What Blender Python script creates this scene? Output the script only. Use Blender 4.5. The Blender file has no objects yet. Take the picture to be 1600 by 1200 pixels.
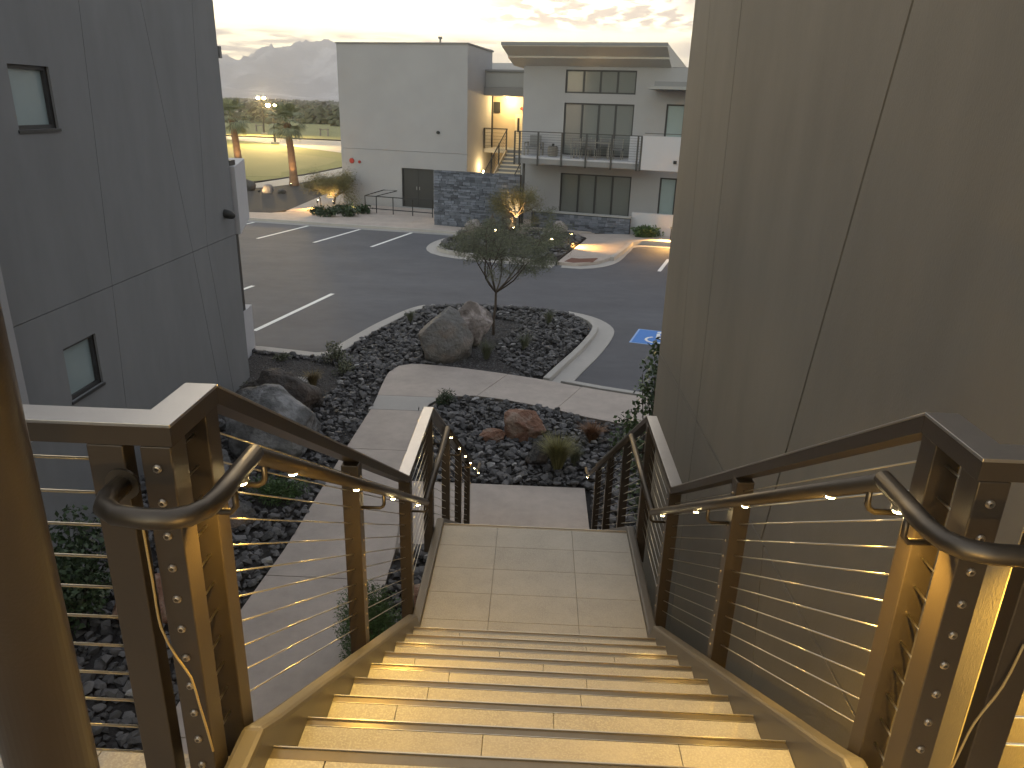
import bpy, bmesh, math, random
from mathutils import Vector, Matrix, noise as mnoise
from mathutils.geometry import tessellate_polygon
random.seed(7)
SC = bpy.context.scene
COL = SC.collection
PI = math.pi
R = math.radians

# ------------------------------------------------------------------ camera
cd = bpy.data.cameras.new('camera'); cam = bpy.data.objects.new('camera', cd); COL.objects.link(cam)
cd.sensor_fit = 'HORIZONTAL'; cd.sensor_width = 36.0; cd.lens = 36.0 * 1171.48 / 1600
cd.clip_start = 0.05; cd.clip_end = 30000
pitch, roll, yaw = .3556, .0309, .0247
cy, sy = math.cos(yaw), math.sin(yaw)
fwd = Vector((-sy * math.cos(pitch), cy * math.cos(pitch), -math.sin(pitch)))
right = Vector((cy, sy, 0)); up = right.cross(fwd)
cr = right * math.cos(roll) + up * math.sin(roll)
cu = -right * math.sin(roll) + up * math.cos(roll)
m = Matrix.Identity(4)
for i in range(3):
    m[i][0] = cr[i]; m[i][1] = cu[i]; m[i][2] = -fwd[i]
m.translation = Vector((0, 0, 5.4))
cam.matrix_world = m
SC.camera = cam

# ------------------------------------------------------------------ world and sun
SUN_EL, SUN_AZ = R(2.5), R(-12)          # azimuth from +Y towards +X
SKY = 0.15
w = bpy.data.worlds.new('World'); SC.world = w; w.use_nodes = True
nt = w.node_tree; nt.nodes.clear()
def WN(t, **k):
    n = nt.nodes.new(t)
    for a, b in k.items(): setattr(n, a, b)
    return n
L_ = nt.links.new
out = WN('ShaderNodeOutputWorld'); bg = WN('ShaderNodeBackground'); bg.inputs[1].default_value = SKY
sky = WN('ShaderNodeTexSky'); sky.sky_type = 'NISHITA'; sky.sun_disc = False
sky.sun_elevation = SUN_EL; sky.sun_rotation = SUN_AZ
sky.altitude = 100; sky.air_density = 1.0; sky.dust_density = 1.0; sky.ozone_density = 2.0
hsv = WN('ShaderNodeHueSaturation'); hsv.inputs['Saturation'].default_value = .52; hsv.inputs['Value'].default_value = 1.0
L_(sky.outputs[0], hsv.inputs['Color'])
def vmath(op, a, b):
    n = WN('ShaderNodeVectorMath', operation=op)
    for i, v in enumerate((a, b)):
        if isinstance(v, tuple): n.inputs[i].default_value = v
        else: L_(v, n.inputs[i])
    return n.outputs[0]
KC = .33                                   # soft shoulder on the glow round the set sun
den = vmath('ADD', vmath('MULTIPLY', hsv.outputs[0], (KC * .90, KC * 1.0, KC * 1.75)), (1, 1, 1))
skc = vmath('MULTIPLY', vmath('DIVIDE', hsv.outputs[0], den), (1.04, .98, .97))
# clouds: thin broken sheets seen on a plane overhead
tc = WN('ShaderNodeTexCoord'); sep = WN('ShaderNodeSeparateXYZ'); L_(tc.outputs['Generated'], sep.inputs[0])
def math_(op, a, b=None, c=None):
    n = WN('ShaderNodeMath', operation=op)
    for i, v in enumerate((a, b, c)):
        if v is None: continue
        if isinstance(v, (int, float)): n.inputs[i].default_value = v
        else: L_(v, n.inputs[i])
    return n.outputs[0]
zc = math_('MAXIMUM', sep.outputs[2], 0.0); zz = math_('ADD', zc, 0.045)
cx = math_('DIVIDE', sep.outputs[0], zz); cyy = math_('DIVIDE', sep.outputs[1], zz)
cmb = WN('ShaderNodeCombineXYZ'); L_(cx, cmb.inputs[0]); L_(cyy, cmb.inputs[1])
def cloud(scale, sx, sy_, det, lo, hi, seed):
    mp = WN('ShaderNodeMapping'); mp.inputs['Scale'].default_value = (sx, sy_, 1); mp.inputs['Location'].default_value = (seed, seed * .7, 0)
    L_(cmb.outputs[0], mp.inputs[0])
    no = WN('ShaderNodeTexNoise'); no.inputs['Scale'].default_value = scale; no.inputs['Detail'].default_value = det; no.inputs['Roughness'].default_value = .58
    L_(mp.outputs[0], no.inputs['Vector'])
    mr = WN('ShaderNodeMapRange'); mr.inputs[1].default_value = lo; mr.inputs[2].default_value = hi; mr.interpolation_type = 'SMOOTHSTEP'
    L_(no.outputs['Fac'], mr.inputs[0]); return mr.outputs[0]
def sstep(v, lo, hi):
    mr = WN('ShaderNodeMapRange'); mr.interpolation_type = 'SMOOTHSTEP'; mr.inputs[1].default_value = lo; mr.inputs[2].default_value = hi
    L_(v, mr.inputs[0]); return mr.outputs[0]
az = math_('ARCTAN2', sep.outputs[0], sep.outputs[1]); el = sep.outputs[2]
c1 = cloud(2.4, 2.3, .9, 4, .43, .55, 3.1)                 # mackerel sheet, upper right
c2 = cloud(1.5, 1.1, 1.2, 5, .42, .58, 8.4)                # long low bars, left
c3 = cloud(.5, 1, 1, 3, .38, .55, 5.2)
mA = math_('MULTIPLY', sstep(el, .040, .050), math_('SUBTRACT', 1.0, sstep(el, .068, .082)))
mA = math_('MULTIPLY', mA, math_('SUBTRACT', 1.0, math_('MULTIPLY', sstep(az, -.16, .05), .55)))
mB = math_('MULTIPLY', sstep(el, .080, .098), math_('MAXIMUM', sstep(az, -.12, -.02), sstep(el, .20, .35)))
mC = math_('MULTIPLY', sstep(az, .12, .2), math_('MULTIPLY', sstep(el, .03, .05), c3))
cm2 = math_('MULTIPLY', math_('MAXIMUM', math_('MAXIMUM', math_('MULTIPLY', mA, c2), math_('MULTIPLY', mB, c1)), mC), .96)
mixc = WN('ShaderNodeMix', data_type='RGBA'); L_(cm2, mixc.inputs[0]); L_(skc, mixc.inputs[6])
clcol = WN('ShaderNodeMix', data_type='RGBA', blend_type='MULTIPLY'); clcol.inputs[0].default_value = 1
L_(skc, clcol.inputs[6]); clcol.inputs[7].default_value = (.31, .29, .33, 1)
L_(clcol.outputs[2], mixc.inputs[7])
L_(mixc.outputs[2], bg.inputs[0]); L_(bg.outputs[0], out.inputs[0])

sl = bpy.data.lights.new('sun', 'SUN'); sl.energy = .05; sl.angle = R(8); sl.color = (1, .8, .55)
so = bpy.data.objects.new('sun', sl); COL.objects.link(so)
sd = Vector((math.sin(SUN_AZ) * math.cos(SUN_EL), math.cos(SUN_AZ) * math.cos(SUN_EL), math.sin(SUN_EL)))
so.rotation_euler = sd.to_track_quat('Z', 'Y').to_euler(); so.location = (0, 0, 40)

SC.view_settings.view_transform = 'Standard'; SC.view_settings.look = 'None'
SC.view_settings.exposure = 4.08; SC.view_settings.gamma = 1; SC.view_settings.use_curve_mapping = False
SC.cycles.max_bounces = 6; SC.cycles.sample_clamp_indirect = 4; SC.cycles.caustics_reflective = False; SC.cycles.caustics_refractive = False
SC.cycles.volume_bounces = 0

# ------------------------------------------------------------------ materials
MATS = {}
def mat(name, col, rough=.8, metal=0., var=0., vscale=3., bump=0., bscale=60., emit=None, estr=0., spec=.5, island=0., trans=0., obj_rand=0., blot=0., blotscale=.7, coord='Object', stretch=None, tint=None):
    if name in MATS: return MATS[name]
    M = bpy.data.materials.new(name); M.use_nodes = True; MATS[name] = M
    t = M.node_tree; b = t.nodes['Principled BSDF']
    b.inputs['Base Color'].default_value = (*col, 1); b.inputs['Roughness'].default_value = rough; b.inputs['Metallic'].default_value = metal
    b.inputs['Specular IOR Level'].default_value = spec
    if trans: b.inputs['Transmission Weight'].default_value = trans
    if emit: b.inputs['Emission Color'].default_value = (*emit, 1); b.inputs['Emission Strength'].default_value = estr
    N = t.nodes.new; L = t.links.new
    geo = N('ShaderNodeNewGeometry')
    vec = geo.outputs['Position']
    if stretch:
        mp = N('ShaderNodeMapping'); mp.inputs['Scale'].default_value = stretch; L(vec, mp.inputs[0]); vec = mp.outputs[0]
    cur = None
    def mul(fac_socket, lo, hi):
        nonlocal cur
        mr = N('ShaderNodeMapRange'); mr.inputs[3].default_value = lo; mr.inputs[4].default_value = hi; L(fac_socket, mr.inputs[0])
        mx = N('ShaderNodeMix'); mx.data_type = 'RGBA'; mx.blend_type = 'MULTIPLY'; mx.inputs[0].default_value = 1
        if cur is None: mx.inputs[6].default_value = (*col, 1)
        else: L(cur, mx.inputs[6])
        L(mr.outputs[0], mx.inputs[7]); cur = mx.outputs[2]
    if var:
        n = N('ShaderNodeTexNoise'); n.inputs['Scale'].default_value = vscale; n.inputs['Detail'].default_value = 6; n.inputs['Roughness'].default_value = .65
        L(vec, n.inputs['Vector']); mul(n.outputs['Fac'], 1 - var * 1.6, 1 + var * 1.6)
    if blot:
        n = N('ShaderNodeTexNoise'); n.inputs['Scale'].default_value = blotscale; n.inputs['Detail'].default_value = 3
        L(vec, n.inputs['Vector']); mul(n.outputs['Fac'], 1 - blot * 2, 1 + blot * 2)
    if island: mul(geo.outputs['Random Per Island'], 1 - island, 1 + island)
    if obj_rand:
        oi = N('ShaderNodeObjectInfo'); mul(oi.outputs['Random'], 1 - obj_rand, 1 + obj_rand)
    if tint and cur is not None:
        n = N('ShaderNodeTexNoise'); n.inputs['Scale'].default_value = tint[1]; n.inputs['Detail'].default_value = 4; L(vec, n.inputs['Vector'])
        mr = N('ShaderNodeMapRange'); mr.inputs[1].default_value = .48; mr.inputs[2].default_value = .62; L(n.outputs['Fac'], mr.inputs[0])
        mx = N('ShaderNodeMix'); mx.data_type = 'RGBA'; L(mr.outputs[0], mx.inputs[0]); L(cur, mx.inputs[6]); mx.inputs[7].default_value = (*tint[0], 1); cur = mx.outputs[2]
    if cur is not None: L(cur, b.inputs['Base Color'])
    if bump:
        n = N('ShaderNodeTexNoise'); n.inputs['Scale'].default_value = bscale; n.inputs['Detail'].default_value = 5; L(vec, n.inputs['Vector'])
        bp = N('ShaderNodeBump'); bp.inputs['Strength'].default_value = bump; bp.inputs['Distance'].default_value = .02 if bscale > 20 else .08
        L(n.outputs['Fac'], bp.inputs['Height']); L(bp.outputs[0], b.inputs['Normal'])
    return M

m_stucco = mat('grey stucco', (.212, .187, .156), .88, var=.10, vscale=3.2, blot=.09, blotscale=.9, bump=.12, bscale=160, stretch=(1, 1, .3))
m_stucco_l = mat('blue grey stucco', (.215, .22, .23), .9, var=.085, vscale=3.0, blot=.08, blotscale=.9, bump=.15, bscale=160, stretch=(1, 1, .3))
m_joint = mat('joint', (.025, .023, .021), .9)
m_pale = mat('pale stucco', (.35, .35, .366), .9, var=.03, vscale=1.2, blot=.04, bump=.1, bscale=90)
m_mid = mat('mid grey stucco', (.33, .33, .325), .9, var=.03, blot=.03)
m_white = mat('white stucco', (.50, .50, .53), .85, var=.02)
m_soffit = mat('soffit', (.56, .54, .50), .85, var=.03)
m_fascia = mat('grey fascia', (.22, .22, .225), .7, var=.03)
m_bronze = mat('bronze paint', (.068, .051, .038), .38, metal=.25, var=.08, vscale=9, bump=.04, bscale=220)
m_bronze_far = mat('bronze trim', (.06, .058, .055), .5)
m_steel = mat('brushed handrail', (.125, .102, .08), .42, metal=.9, var=.06, vscale=14)
m_cable = mat('stainless cable', (.62, .58, .5), .28, metal=1.)
m_nosing = mat('metal nosing', (.20, .165, .12), .33, metal=.8, var=.1, vscale=20)
m_edge = mat('bright nosing edge', (.55, .50, .42), .3, metal=.9)
m_stringer = mat('stringer paint', (.13, .115, .10), .42, metal=.2, var=.05, vscale=6)
m_tile = mat('beige tile', (.36, .33, .295), .5, var=.13, vscale=42, obj_rand=.05, bump=.10, bscale=120, blot=.13, blotscale=5, tint=((.44, .41, .36), 150))
m_grout = mat('grout', (.27, .235, .20), .9)
m_conc = mat('pink concrete', (.43, .37, .33), .85, var=.10, vscale=7, blot=.12, blotscale=1.6, bump=.08, bscale=140, tint=None)
m_conc_l2 = mat('greyer concrete', (.40, .375, .355), .85, var=.06, vscale=5, blot=.05)
m_conc_l = mat('pale concrete', (.42, .395, .37), .85, var=.06, vscale=4, blot=.06, bump=.06, bscale=120)
m_conc_g = mat('grey concrete', (.33, .32, .31), .85, var=.05, vscale=4, blot=.06)
m_asph = mat('asphalt', (.098, .099, .112), .80, var=.16, vscale=2.3, blot=.16, blotscale=.35, bump=.25, bscale=110, stretch=(.8, 1.6, 1))
m_paint = mat('road paint', (.82, .82, .80), .7, var=.06, vscale=12)
m_blue = mat('blue paint', (.06, .22, .62), .65, var=.05, vscale=12)
m_bluel = mat('pale blue paint', (.30, .45, .75), .65)
m_redpad = mat('red paver', (.16, .07, .05), .85, var=.08)
m_earth = mat('dark mulch', (.055, .048, .045), .95, var=.35, vscale=35, bump=.8, bscale=45)
m_soil = mat('dark soil', (.035, .031, .03), .95, var=.3, vscale=30, bump=.8, bscale=30)
m_stone = mat('lava stone', (.102, .098, .10), .75, var=.18, vscale=28, island=.55, bump=.35, bscale=70, tint=None)
m_stone_o = mat('lava stone single', (.102, .098, .10), .75, var=.18, vscale=28, obj_rand=.55, bump=.35, bscale=70)
m_stone_w = mat('pale stone', (.34, .33, .33), .8, var=.15, vscale=20, bump=.3)
m_boul = mat('grey boulder', (.10, .095, .092), .85, var=.28, vscale=4.5, blot=.14, blotscale=2.2, bump=.9, bscale=14, tint=((.20, .155, .13), 1.7))
m_boul_m = mat('mid grey boulder', (.17, .165, .16), .85, var=.25, vscale=5, blot=.12, blotscale=2, bump=.9, bscale=14, tint=((.22, .19, .17), 2.2))
m_boul_t = mat('pinkish grey boulder', (.20, .17, .155), .85, var=.25, vscale=6, bump=.8, bscale=14, tint=((.42, .37, .36), 3))
m_boul_p = mat('pale boulder', (.30, .27, .26), .85, var=.2, vscale=7, bump=.8, bscale=14)
m_boul_d = mat('dark veined boulder', (.11, .11, .112), .8, var=.35, vscale=5, bump=.9, bscale=12, tint=((.27, .27, .28), 3.2))
m_boul_b = mat('brown black boulder', (.09, .08, .075), .85, var=.3, vscale=4, bump=.9, bscale=12, tint=((.11, .085, .07), 2.5))
m_red = mat('red boulder', (.23, .12, .08), .85, var=.25, vscale=7, bump=.8, bscale=16, tint=((.32, .23, .18), 5))
m_bark = mat('bark', (.09, .07, .055), .9, var=.2, vscale=20, bump=.5)
m_palmbark = mat('palm bark', (.26, .16, .10), .9, var=.25, vscale=12, bump=.8, bscale=25)
m_leaf_tree = mat('feathery leaf', (.125, .135, .085), .7, island=.45)
m_leaf_y = mat('olive leaf', (.15, .14, .06), .7, island=.45)
m_leaf_d = mat('dark leaf', (.035, .06, .025), .55, island=.5)
m_leaf_g = mat('bright green leaf', (.055, .10, .028), .6, island=.45)
m_leaf_b = mat('glossy leaf', (.075, .115, .045), .4, island=.4)
m_palm = mat('palm leaf', (.25, .27, .16), .6, island=.4)
m_straw = mat('straw grass', (.20, .15, .07), .8, island=.4)
m_red_grass = mat('rust grass', (.20, .105, .055), .8, island=.4)
m_lawn = mat('lawn', (.2, .23, .06), .9, var=.15, vscale=.6, blot=.1, blotscale=.08)
m_green = mat('mown green', (.20, .205, .075), .9, var=.05, vscale=.5, blot=.08, blotscale=.06)
m_rough_g = mat('rough grass', (.15, .17, .05), .9, var=.15, vscale=.4, blot=.15, blotscale=.05)
m_desert = mat('desert', (.13, .125, .09), .95, var=.25, vscale=.02, blot=.15, blotscale=.005)
m_mount = mat('mountain rock', (.34, .31, .32), .95, var=.45, vscale=.006, blot=.2, blotscale=.0015, bump=1., bscale=.012, tint=((.72, .68, .70), .004))
m_brush = mat('brush', (.085, .095, .05), .9, island=.5)
m_glass = mat('window glass', (.07, .085, .09), .12, spec=.8, var=.15, vscale=.8)
m_frost = mat('frosted glass', (.30, .37, .38), .22, spec=.7, var=.05, vscale=3)
m_curtain = mat('curtain', (.62, .64, .62), .9, var=.05)
m_room = mat('dim room', (.30, .29, .26), .9, var=.2)
m_frame = mat('window frame', (.045, .045, .047), .5)
m_door = mat('dark door', (.035, .036, .036), .6)
m_warmwall = mat('cream wall', (.60, .50, .36), .9, var=.03)
m_cream = mat('cream door', (.70, .62, .48), .8)
m_redp = mat('red enamel', (.35, .03, .02), .5)
m_lamp = mat('lit lens', (.9, .8, .6), .5, emit=(1, .76, .36), estr=9)
m_lampw = mat('lit floodlight', (.9, .8, .6), .5, emit=(1, .66, .22), estr=500)
m_black = mat('black metal', (.02, .02, .02), .5)
m_grey = mat('grey fabric', (.20, .20, .20), .9)
m_wood = mat('weathered wood', (.27, .25, .22), .8)
m_wire = mat('tan wire', (.45, .32, .14), .5)
m_wallstone = mat('stacked slate', (.13, .145, .18), .85, var=.2, vscale=6, island=.5, bump=.5, bscale=25)
m_cap = mat('bronze cap', (.50, .47, .46), .33, metal=.9, var=.08, vscale=9, bump=.03, bscale=200)

# ------------------------------------------------------------------ helpers
WP = {}                                   # world position of each parent
def setp(o, label=None, cat=None, group=None, kind=None):
    if label: o['label'] = label
    if cat: o['category'] = cat
    if group: o['group'] = group
    if kind: o['kind'] = kind
    return o
def empty(name, loc, label, cat, group=None):
    o = bpy.data.objects.new(name, None); COL.objects.link(o); o.location = loc; o.empty_display_size = .2
    WP[o] = Vector(loc); return setp(o, label, cat, group)
def root_of(parent): return WP.get(parent, Vector((0, 0, 0)))
def link(name, me, M=None, parent=None, loc=(0, 0, 0), label=None, cat=None, group=None, kind=None, smooth=False):
    """link a mesh whose coordinates are relative to world point loc"""
    o = bpy.data.objects.new(name, me); COL.objects.link(o)
    if M is not None and not me.materials: me.materials.append(M)
    o.location = Vector(loc) - root_of(parent)
    if parent: o.parent = parent
    WP[o] = Vector(loc)
    if smooth:
        for p in me.polygons: p.use_smooth = True
    return setp(o, label, cat, group, kind)
class MB:
    def __init__(s): s.v = []; s.f = []
    def add(s, vs, fs):
        n = len(s.v); s.v += [tuple(v) for v in vs]; s.f += [tuple(i + n for i in f) for f in fs]; return s
    def box(s, x0, x1, y0, y1, z0, z1, T=None):
        vs = [(x, y, z) for z in (z0, z1) for y in (y0, y1) for x in (x0, x1)]
        if T: vs = [T(*v) for v in vs]
        return s.add(vs, [(0, 2, 3, 1), (4, 5, 7, 6), (0, 1, 5, 4), (2, 6, 7, 3), (0, 4, 6, 2), (1, 3, 7, 5)])
    def tube(s, pts, r, n=8, caps=True, r2=None):
        pts = [Vector(p) for p in pts]; k = len(pts); base = len(s.v); prev = None
        for i, p in enumerate(pts):
            a = pts[max(i - 1, 0)]; b = pts[min(i + 1, k - 1)]; t = (b - a).normalized()
            if prev is None:
                ref = Vector((0, 0, 1)) if abs(t.z) < .9 else Vector((1, 0, 0)); u = t.cross(ref).normalized()
            else:
                u = (prev - t * prev.dot(t))
                u = u.normalized() if u.length > 1e-6 else t.orthogonal().normalized()
            prev = u; v = t.cross(u)
            rr = r[i] if isinstance(r, (list, tuple)) else r
            for j in range(n):
                an = 2 * PI * j / n; s.v.append(tuple(p + (u * math.cos(an) + v * math.sin(an)) * rr))
        for i in range(k - 1):
            for j in range(n):
                a = base + i * n + j; b = base + i * n + (j + 1) % n
                s.f.append((a, b, b + n, a + n))
        if caps:
            s.f.append(tuple(base + j for j in range(n))[::-1]); s.f.append(tuple(base + (k - 1) * n + j for j in range(n)))
        return s
    def prism(s, poly, z0, z1, T=None, holes=()):
        """poly in (a,b); extruded along third axis z0..z1; T maps (a,b,c)"""
        T = T or (lambda a, b, c: (a, b, c))
        loops = [list(poly)] + [list(h) for h in holes]
        tri = tessellate_polygon([[Vector((p[0], p[1], 0)) for p in l] for l in loops])
        flat = [p for l in loops for p in l]; n = len(s.v); k = len(flat)
        s.v += [tuple(T(p[0], p[1], z0)) for p in flat] + [tuple(T(p[0], p[1], z1)) for p in flat]
        for t in tri:
            s.f.append((n + t[0], n + t[1], n + t[2])); s.f.append((n + k + t[2], n + k + t[1], n + k + t[0]))
        o = 0
        for l in loops:
            for i in range(len(l)):
                a = n + o + i; b = n + o + (i + 1) % len(l); s.f.append((a, b, b + k, a + k))
            o += len(l)
        return s
    def mesh(s, name, off=(0, 0, 0)):
        me = bpy.data.meshes.new(name); ox, oy, oz = off
        me.from_pydata([(v[0] - ox, v[1] - oy, v[2] - oz) for v in s.v], [], s.f); me.update()
        return me
    def fix(s, me):
        b = bmesh.new(); b.from_mesh(me); bmesh.ops.recalc_face_normals(b, faces=b.faces); b.to_mesh(me); b.free()
    def build(s, name, M, parent=None, label=None, cat=None, group=None, kind=None, smooth=False, fix=True, bevel=0, loc=None):
        if loc is None: loc = root_of(parent) if parent else (0, 0, 0)
        me = s.mesh(name, loc)
        if fix: s.fix(me)
        o = link(name, me, M, parent, loc, label, cat, group, kind, smooth)
        if bevel:
            bv = o.modifiers.new('bevel', 'BEVEL'); bv.width = bevel; bv.segments = 2; bv.limit_method = 'ANGLE'
        return o
def sheet(name, poly, z, M, th=.12, **k):
    return MB().prism(poly, z - th, z).build(name, M, **k)
def dense(pts, step=.5):
    """Catmull-Rom through the points"""
    o = []
    n = len(pts)
    for i in range(n - 1):
        p0 = pts[max(i - 1, 0)]; p1 = pts[i]; p2 = pts[i + 1]; p3 = pts[min(i + 2, n - 1)]
        d = math.dist(p1, p2); k = max(1, int(d / step))
        for j in range(k):
            t = j / k
            o.append(tuple(.5 * ((2 * b) + (-a + c) * t + (2 * a - 5 * b + 4 * c - e) * t * t + (-a + 3 * b - 3 * c + e) * t ** 3) for a, b, c, e in zip(p0, p1, p2, p3)))
    o.append(tuple(pts[-1])); return o
def offset(pts, d):
    o = []
    for i, p in enumerate(pts):
        a = pts[max(i - 1, 0)]; b = pts[min(i + 1, len(pts) - 1)]
        t = Vector((b[0] - a[0], b[1] - a[1])).normalized(); o.append((p[0] - t.y * d, p[1] + t.x * d))
    return o
def strip(name, pts, w0, w1, z0, z1, M, **k):
    """solid band between offsets w0..w1 of a path"""
    a = offset(pts, w0); b = offset(pts, w1); mb = MB(); n = len(pts)
    for i in range(n):
        mb.v += [(a[i][0], a[i][1], z0), (a[i][0], a[i][1], z1), (b[i][0], b[i][1], z1), (b[i][0], b[i][1], z0)]
    for i in range(n - 1):
        for j in range(4): mb.f.append((i * 4 + j, i * 4 + (j + 1) % 4, i * 4 + 4 + (j + 1) % 4, i * 4 + 4 + j))
    mb.f.append((0, 1, 2, 3)); e = (n - 1) * 4; mb.f.append((e, e + 1, e + 2, e + 3))
    return mb.build(name, M, **k)
def inside(p, poly):
    x, y = p; r = False; j = len(poly) - 1
    for i in range(len(poly)):
        a, b = poly[i], poly[j]
        if (a[1] > y) != (b[1] > y) and x < (b[0] - a[0]) * (y - a[1]) / (b[1] - a[1]) + a[0]: r = not r
        j = i
    return r
TH = R(17); EX = Vector((math.cos(TH), -math.sin(TH), 0)); EY = Vector((math.sin(TH), math.cos(TH), 0))
def W(s, c, z): return tuple(EX * s + EY * c + Vector((0, 0, z)))
def hull_stone(seed, n=13, sq=(1, .8, .6)):
    rg = random.Random(seed); b = bmesh.new()
    for _ in range(n):
        v = Vector((rg.gauss(0, 1), rg.gauss(0, 1), rg.gauss(0, 1))).normalized() * rg.uniform(.85, 1.1)
        b.verts.new((v.x * sq[0], v.y * sq[1], v.z * sq[2]))
    r = bmesh.ops.convex_hull(b, input=b.verts)
    bmesh.ops.delete(b, geom=[v for v in b.verts if not v.link_faces], context='VERTS')
    bmesh.ops.recalc_face_normals(b, faces=b.faces)
    b.verts.index_update()
    vs = [tuple(v.co) for v in b.verts]; fs = [tuple(v.index for v in f.verts) for f in b.faces]; b.free(); return vs, fs
def boulder_mesh(name, seed, size, cuts=14, rough=.06, flat=.75, sub=5):
    rg = random.Random(seed); b = bmesh.new(); bmesh.ops.create_icosphere(b, subdivisions=sub, radius=1)
    pl = []
    for _ in range(cuts):
        n = Vector((rg.gauss(0, 1), rg.gauss(0, 1), rg.gauss(0, .8))).normalized(); pl.append((n, rg.uniform(flat - .12, flat + .12)))
    for v in b.verts:
        for n, d in pl:
            e = v.co.dot(n) - d
            if e > 0: v.co -= n * e * .93
        q = v.co * 2.2 + Vector((seed, 0, 0)); f = mnoise.fractal(q, 1, 2, 5); f2 = mnoise.noise(v.co * 1.1 + Vector((0, seed, 0)))
        v.co *= 1 + rough * f * 1.5 + .10 * f2
    for v in b.verts: v.co = Vector((v.co.x * size[0], v.co.y * size[1], v.co.z * size[2]))
    me = bpy.data.meshes.new(name); b.to_mesh(me); b.free()
    for p in me.polygons: p.use_smooth = True
    return me
def boulder(loc, size, seed, M, label, rot=0, **k):
    me = boulder_mesh('boulder', seed, size, **k)
    o = link('boulder', me, M, None, loc, label, 'boulder'); o.rotation_euler = (k.get('tilt', 0) if False else 0, 0, rot); return o
def leaves(mb, centre, rad, n, size, rg, shell=.5, asp=2.2, droop=0., tri=False):
    cx_, cy_, cz = centre
    for _ in range(n):
        d = Vector((rg.gauss(0, 1), rg.gauss(0, 1), rg.gauss(0, 1))).normalized() * (rg.random() ** shell)
        p = Vector((cx_ + d.x * rad[0], cy_ + d.y * rad[1], cz + d.z * rad[2]))
        a = Vector((rg.gauss(0, 1), rg.gauss(0, 1), rg.gauss(0, 1) - droop)).normalized(); b = a.orthogonal().normalized()
        b = (Matrix.Rotation(rg.uniform(0, 6.28), 3, a) @ b); s = size * rg.uniform(.6, 1.4)
        if tri: mb.add([p - b * s / asp, p + b * s / asp, p + a * s * 2], [(0, 1, 2)])
        else: mb.add([p, p + b * s / asp + a * s, p + a * s * 2, p - b * s / asp + a * s], [(0, 1, 2, 3)])

# ================================================================== GROUND
def plane_grid(name, x0, x1, y0, y1, z, M, hole=None, **k):
    return MB().add([(x0, y0, z), (x1, y0, z), (x1, y1, z), (x0, y1, z)], [(0, 1, 2, 3)]).build(name, M, fix=False, **k)
plane_grid('ground', -9000, 9000, -40, 12000, -.30, m_desert, kind='structure')
# asphalt lot
lot = [(-30, 12.5), (-6.5, 16.8), (-4.8, 16.1), (-4, 15.9), (.2, 15.0), (.75, 14.85), (4, 13.8), (20, 10), (26, 25), (8, 31.9), (-4.2, 34.3), (-14, 35.9), (-34, 41)]
sheet('car_park_asphalt', lot, -.12, m_asph, .15, kind='structure')
# soil under the near planting beds
sheet('planting_soil', [(-9, 1), (1.6, 1), (1.6, 12.8), (.75, 14.6), (.34, 15.0), (1.10, 17.39), (1.50, 18.84), (1.50, 19.45), (1.22, 20.0), (.62, 20.5), (-.2, 20.75), (-1.3, 20.8), (-2.25, 20.75), (-2.88, 20.5), (-3.30, 19.9), (-3.76, 18.65), (-4.10, 17.4), (-4.3, 16.5), (-4.55, 16.0), (-6.9, 16.25), (-9, 17)], -.10, m_soil, .18, kind='structure')

walkL = [(-3.35, 2.0), (-3.25, 4.5), (-3.15, 6.83), (-3.04, 8.27), (-3.0, 11.18), (-2.95, 12.87), (-3.0, 14.24), (-3.0, 15.0), (-2.87, 15.40), (-2.62, 15.57), (-2.09, 15.54), (-1.22, 15.36), (0.14, 14.94), (0.9, 14.60), (2.22, 14.12), (6, 12.9)]
walkR = [(-1.55, 2.0), (-1.6, 6.0), (-1.64, 8.30)]
walkR2 = [(-1.86, 10.25), (-1.95, 11.54), (-1.95, 12.97), (-1.8, 13.45), (-1.5, 13.72), (-1.1, 13.80), (-0.32, 13.60), (0.54, 13.23), (1.61, 12.73), (6, 11.2)]
WL = dense(walkL, .25); WR2 = dense(walkR2, .25)
# the footpath is cast in slabs between tooled joints
def clip(poly, a, b, c):      # keep a*x+b*y<=c
    o = []
    for i in range(len(poly)):
        p, q = poly[i], poly[(i + 1) % len(poly)]; dp = a * p[0] + b * p[1] - c; dq = a * q[0] + b * q[1] - c
        if dp <= 0: o.append(p)
        if dp * dq < 0: t = dp / (dp - dq); o.append((p[0] + (q[0] - p[0]) * t, p[1] + (q[1] - p[1]) * t))
    return o
path_root = MB().prism(WL + [(6, 11.2)] + WR2[::-1][1:] + [(-1.80, 10.15), (-.80, 10.15), (.90, 10.15), (.90, 8.38), (-1.64, 8.30), (-1.6, 6.0), (-1.55, 2.0)], -.15, -.014).build('footpath', m_grout, kind='structure')
def slab(poly): 
    return MB().prism(poly, -.10, 0).build('slab', m_conc, path_root, bevel=.008)
g = .006
ys = [2.0, 3.4, 5.1, 7.58, 9.85, 11.18, 12.90]
left_strip = [p for p in WL if p[1] < 12.9 and p[0] < -2]
def xl(y):
    for a, b in zip(walkL, walkL[1:]):
        if a[1] <= y <= b[1]: return a[0] + (b[0] - a[0]) * (y - a[1]) / (b[1] - a[1])
def xr(y):
    P_ = walkR + walkR2
    for a, b in zip(P_, P_[1:]):
        if a[1] <= y <= b[1]: return a[0] + (b[0] - a[0]) * (y - a[1]) / (b[1] - a[1])
for a, b in zip(ys, ys[1:]):
    n = 4; yy = [a + g + (b - a - 2 * g) * i / n for i in range(n + 1)]
    slab([(xl(y), y) for y in yy] + [(xr(y), y) for y in yy[::-1]])
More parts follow.
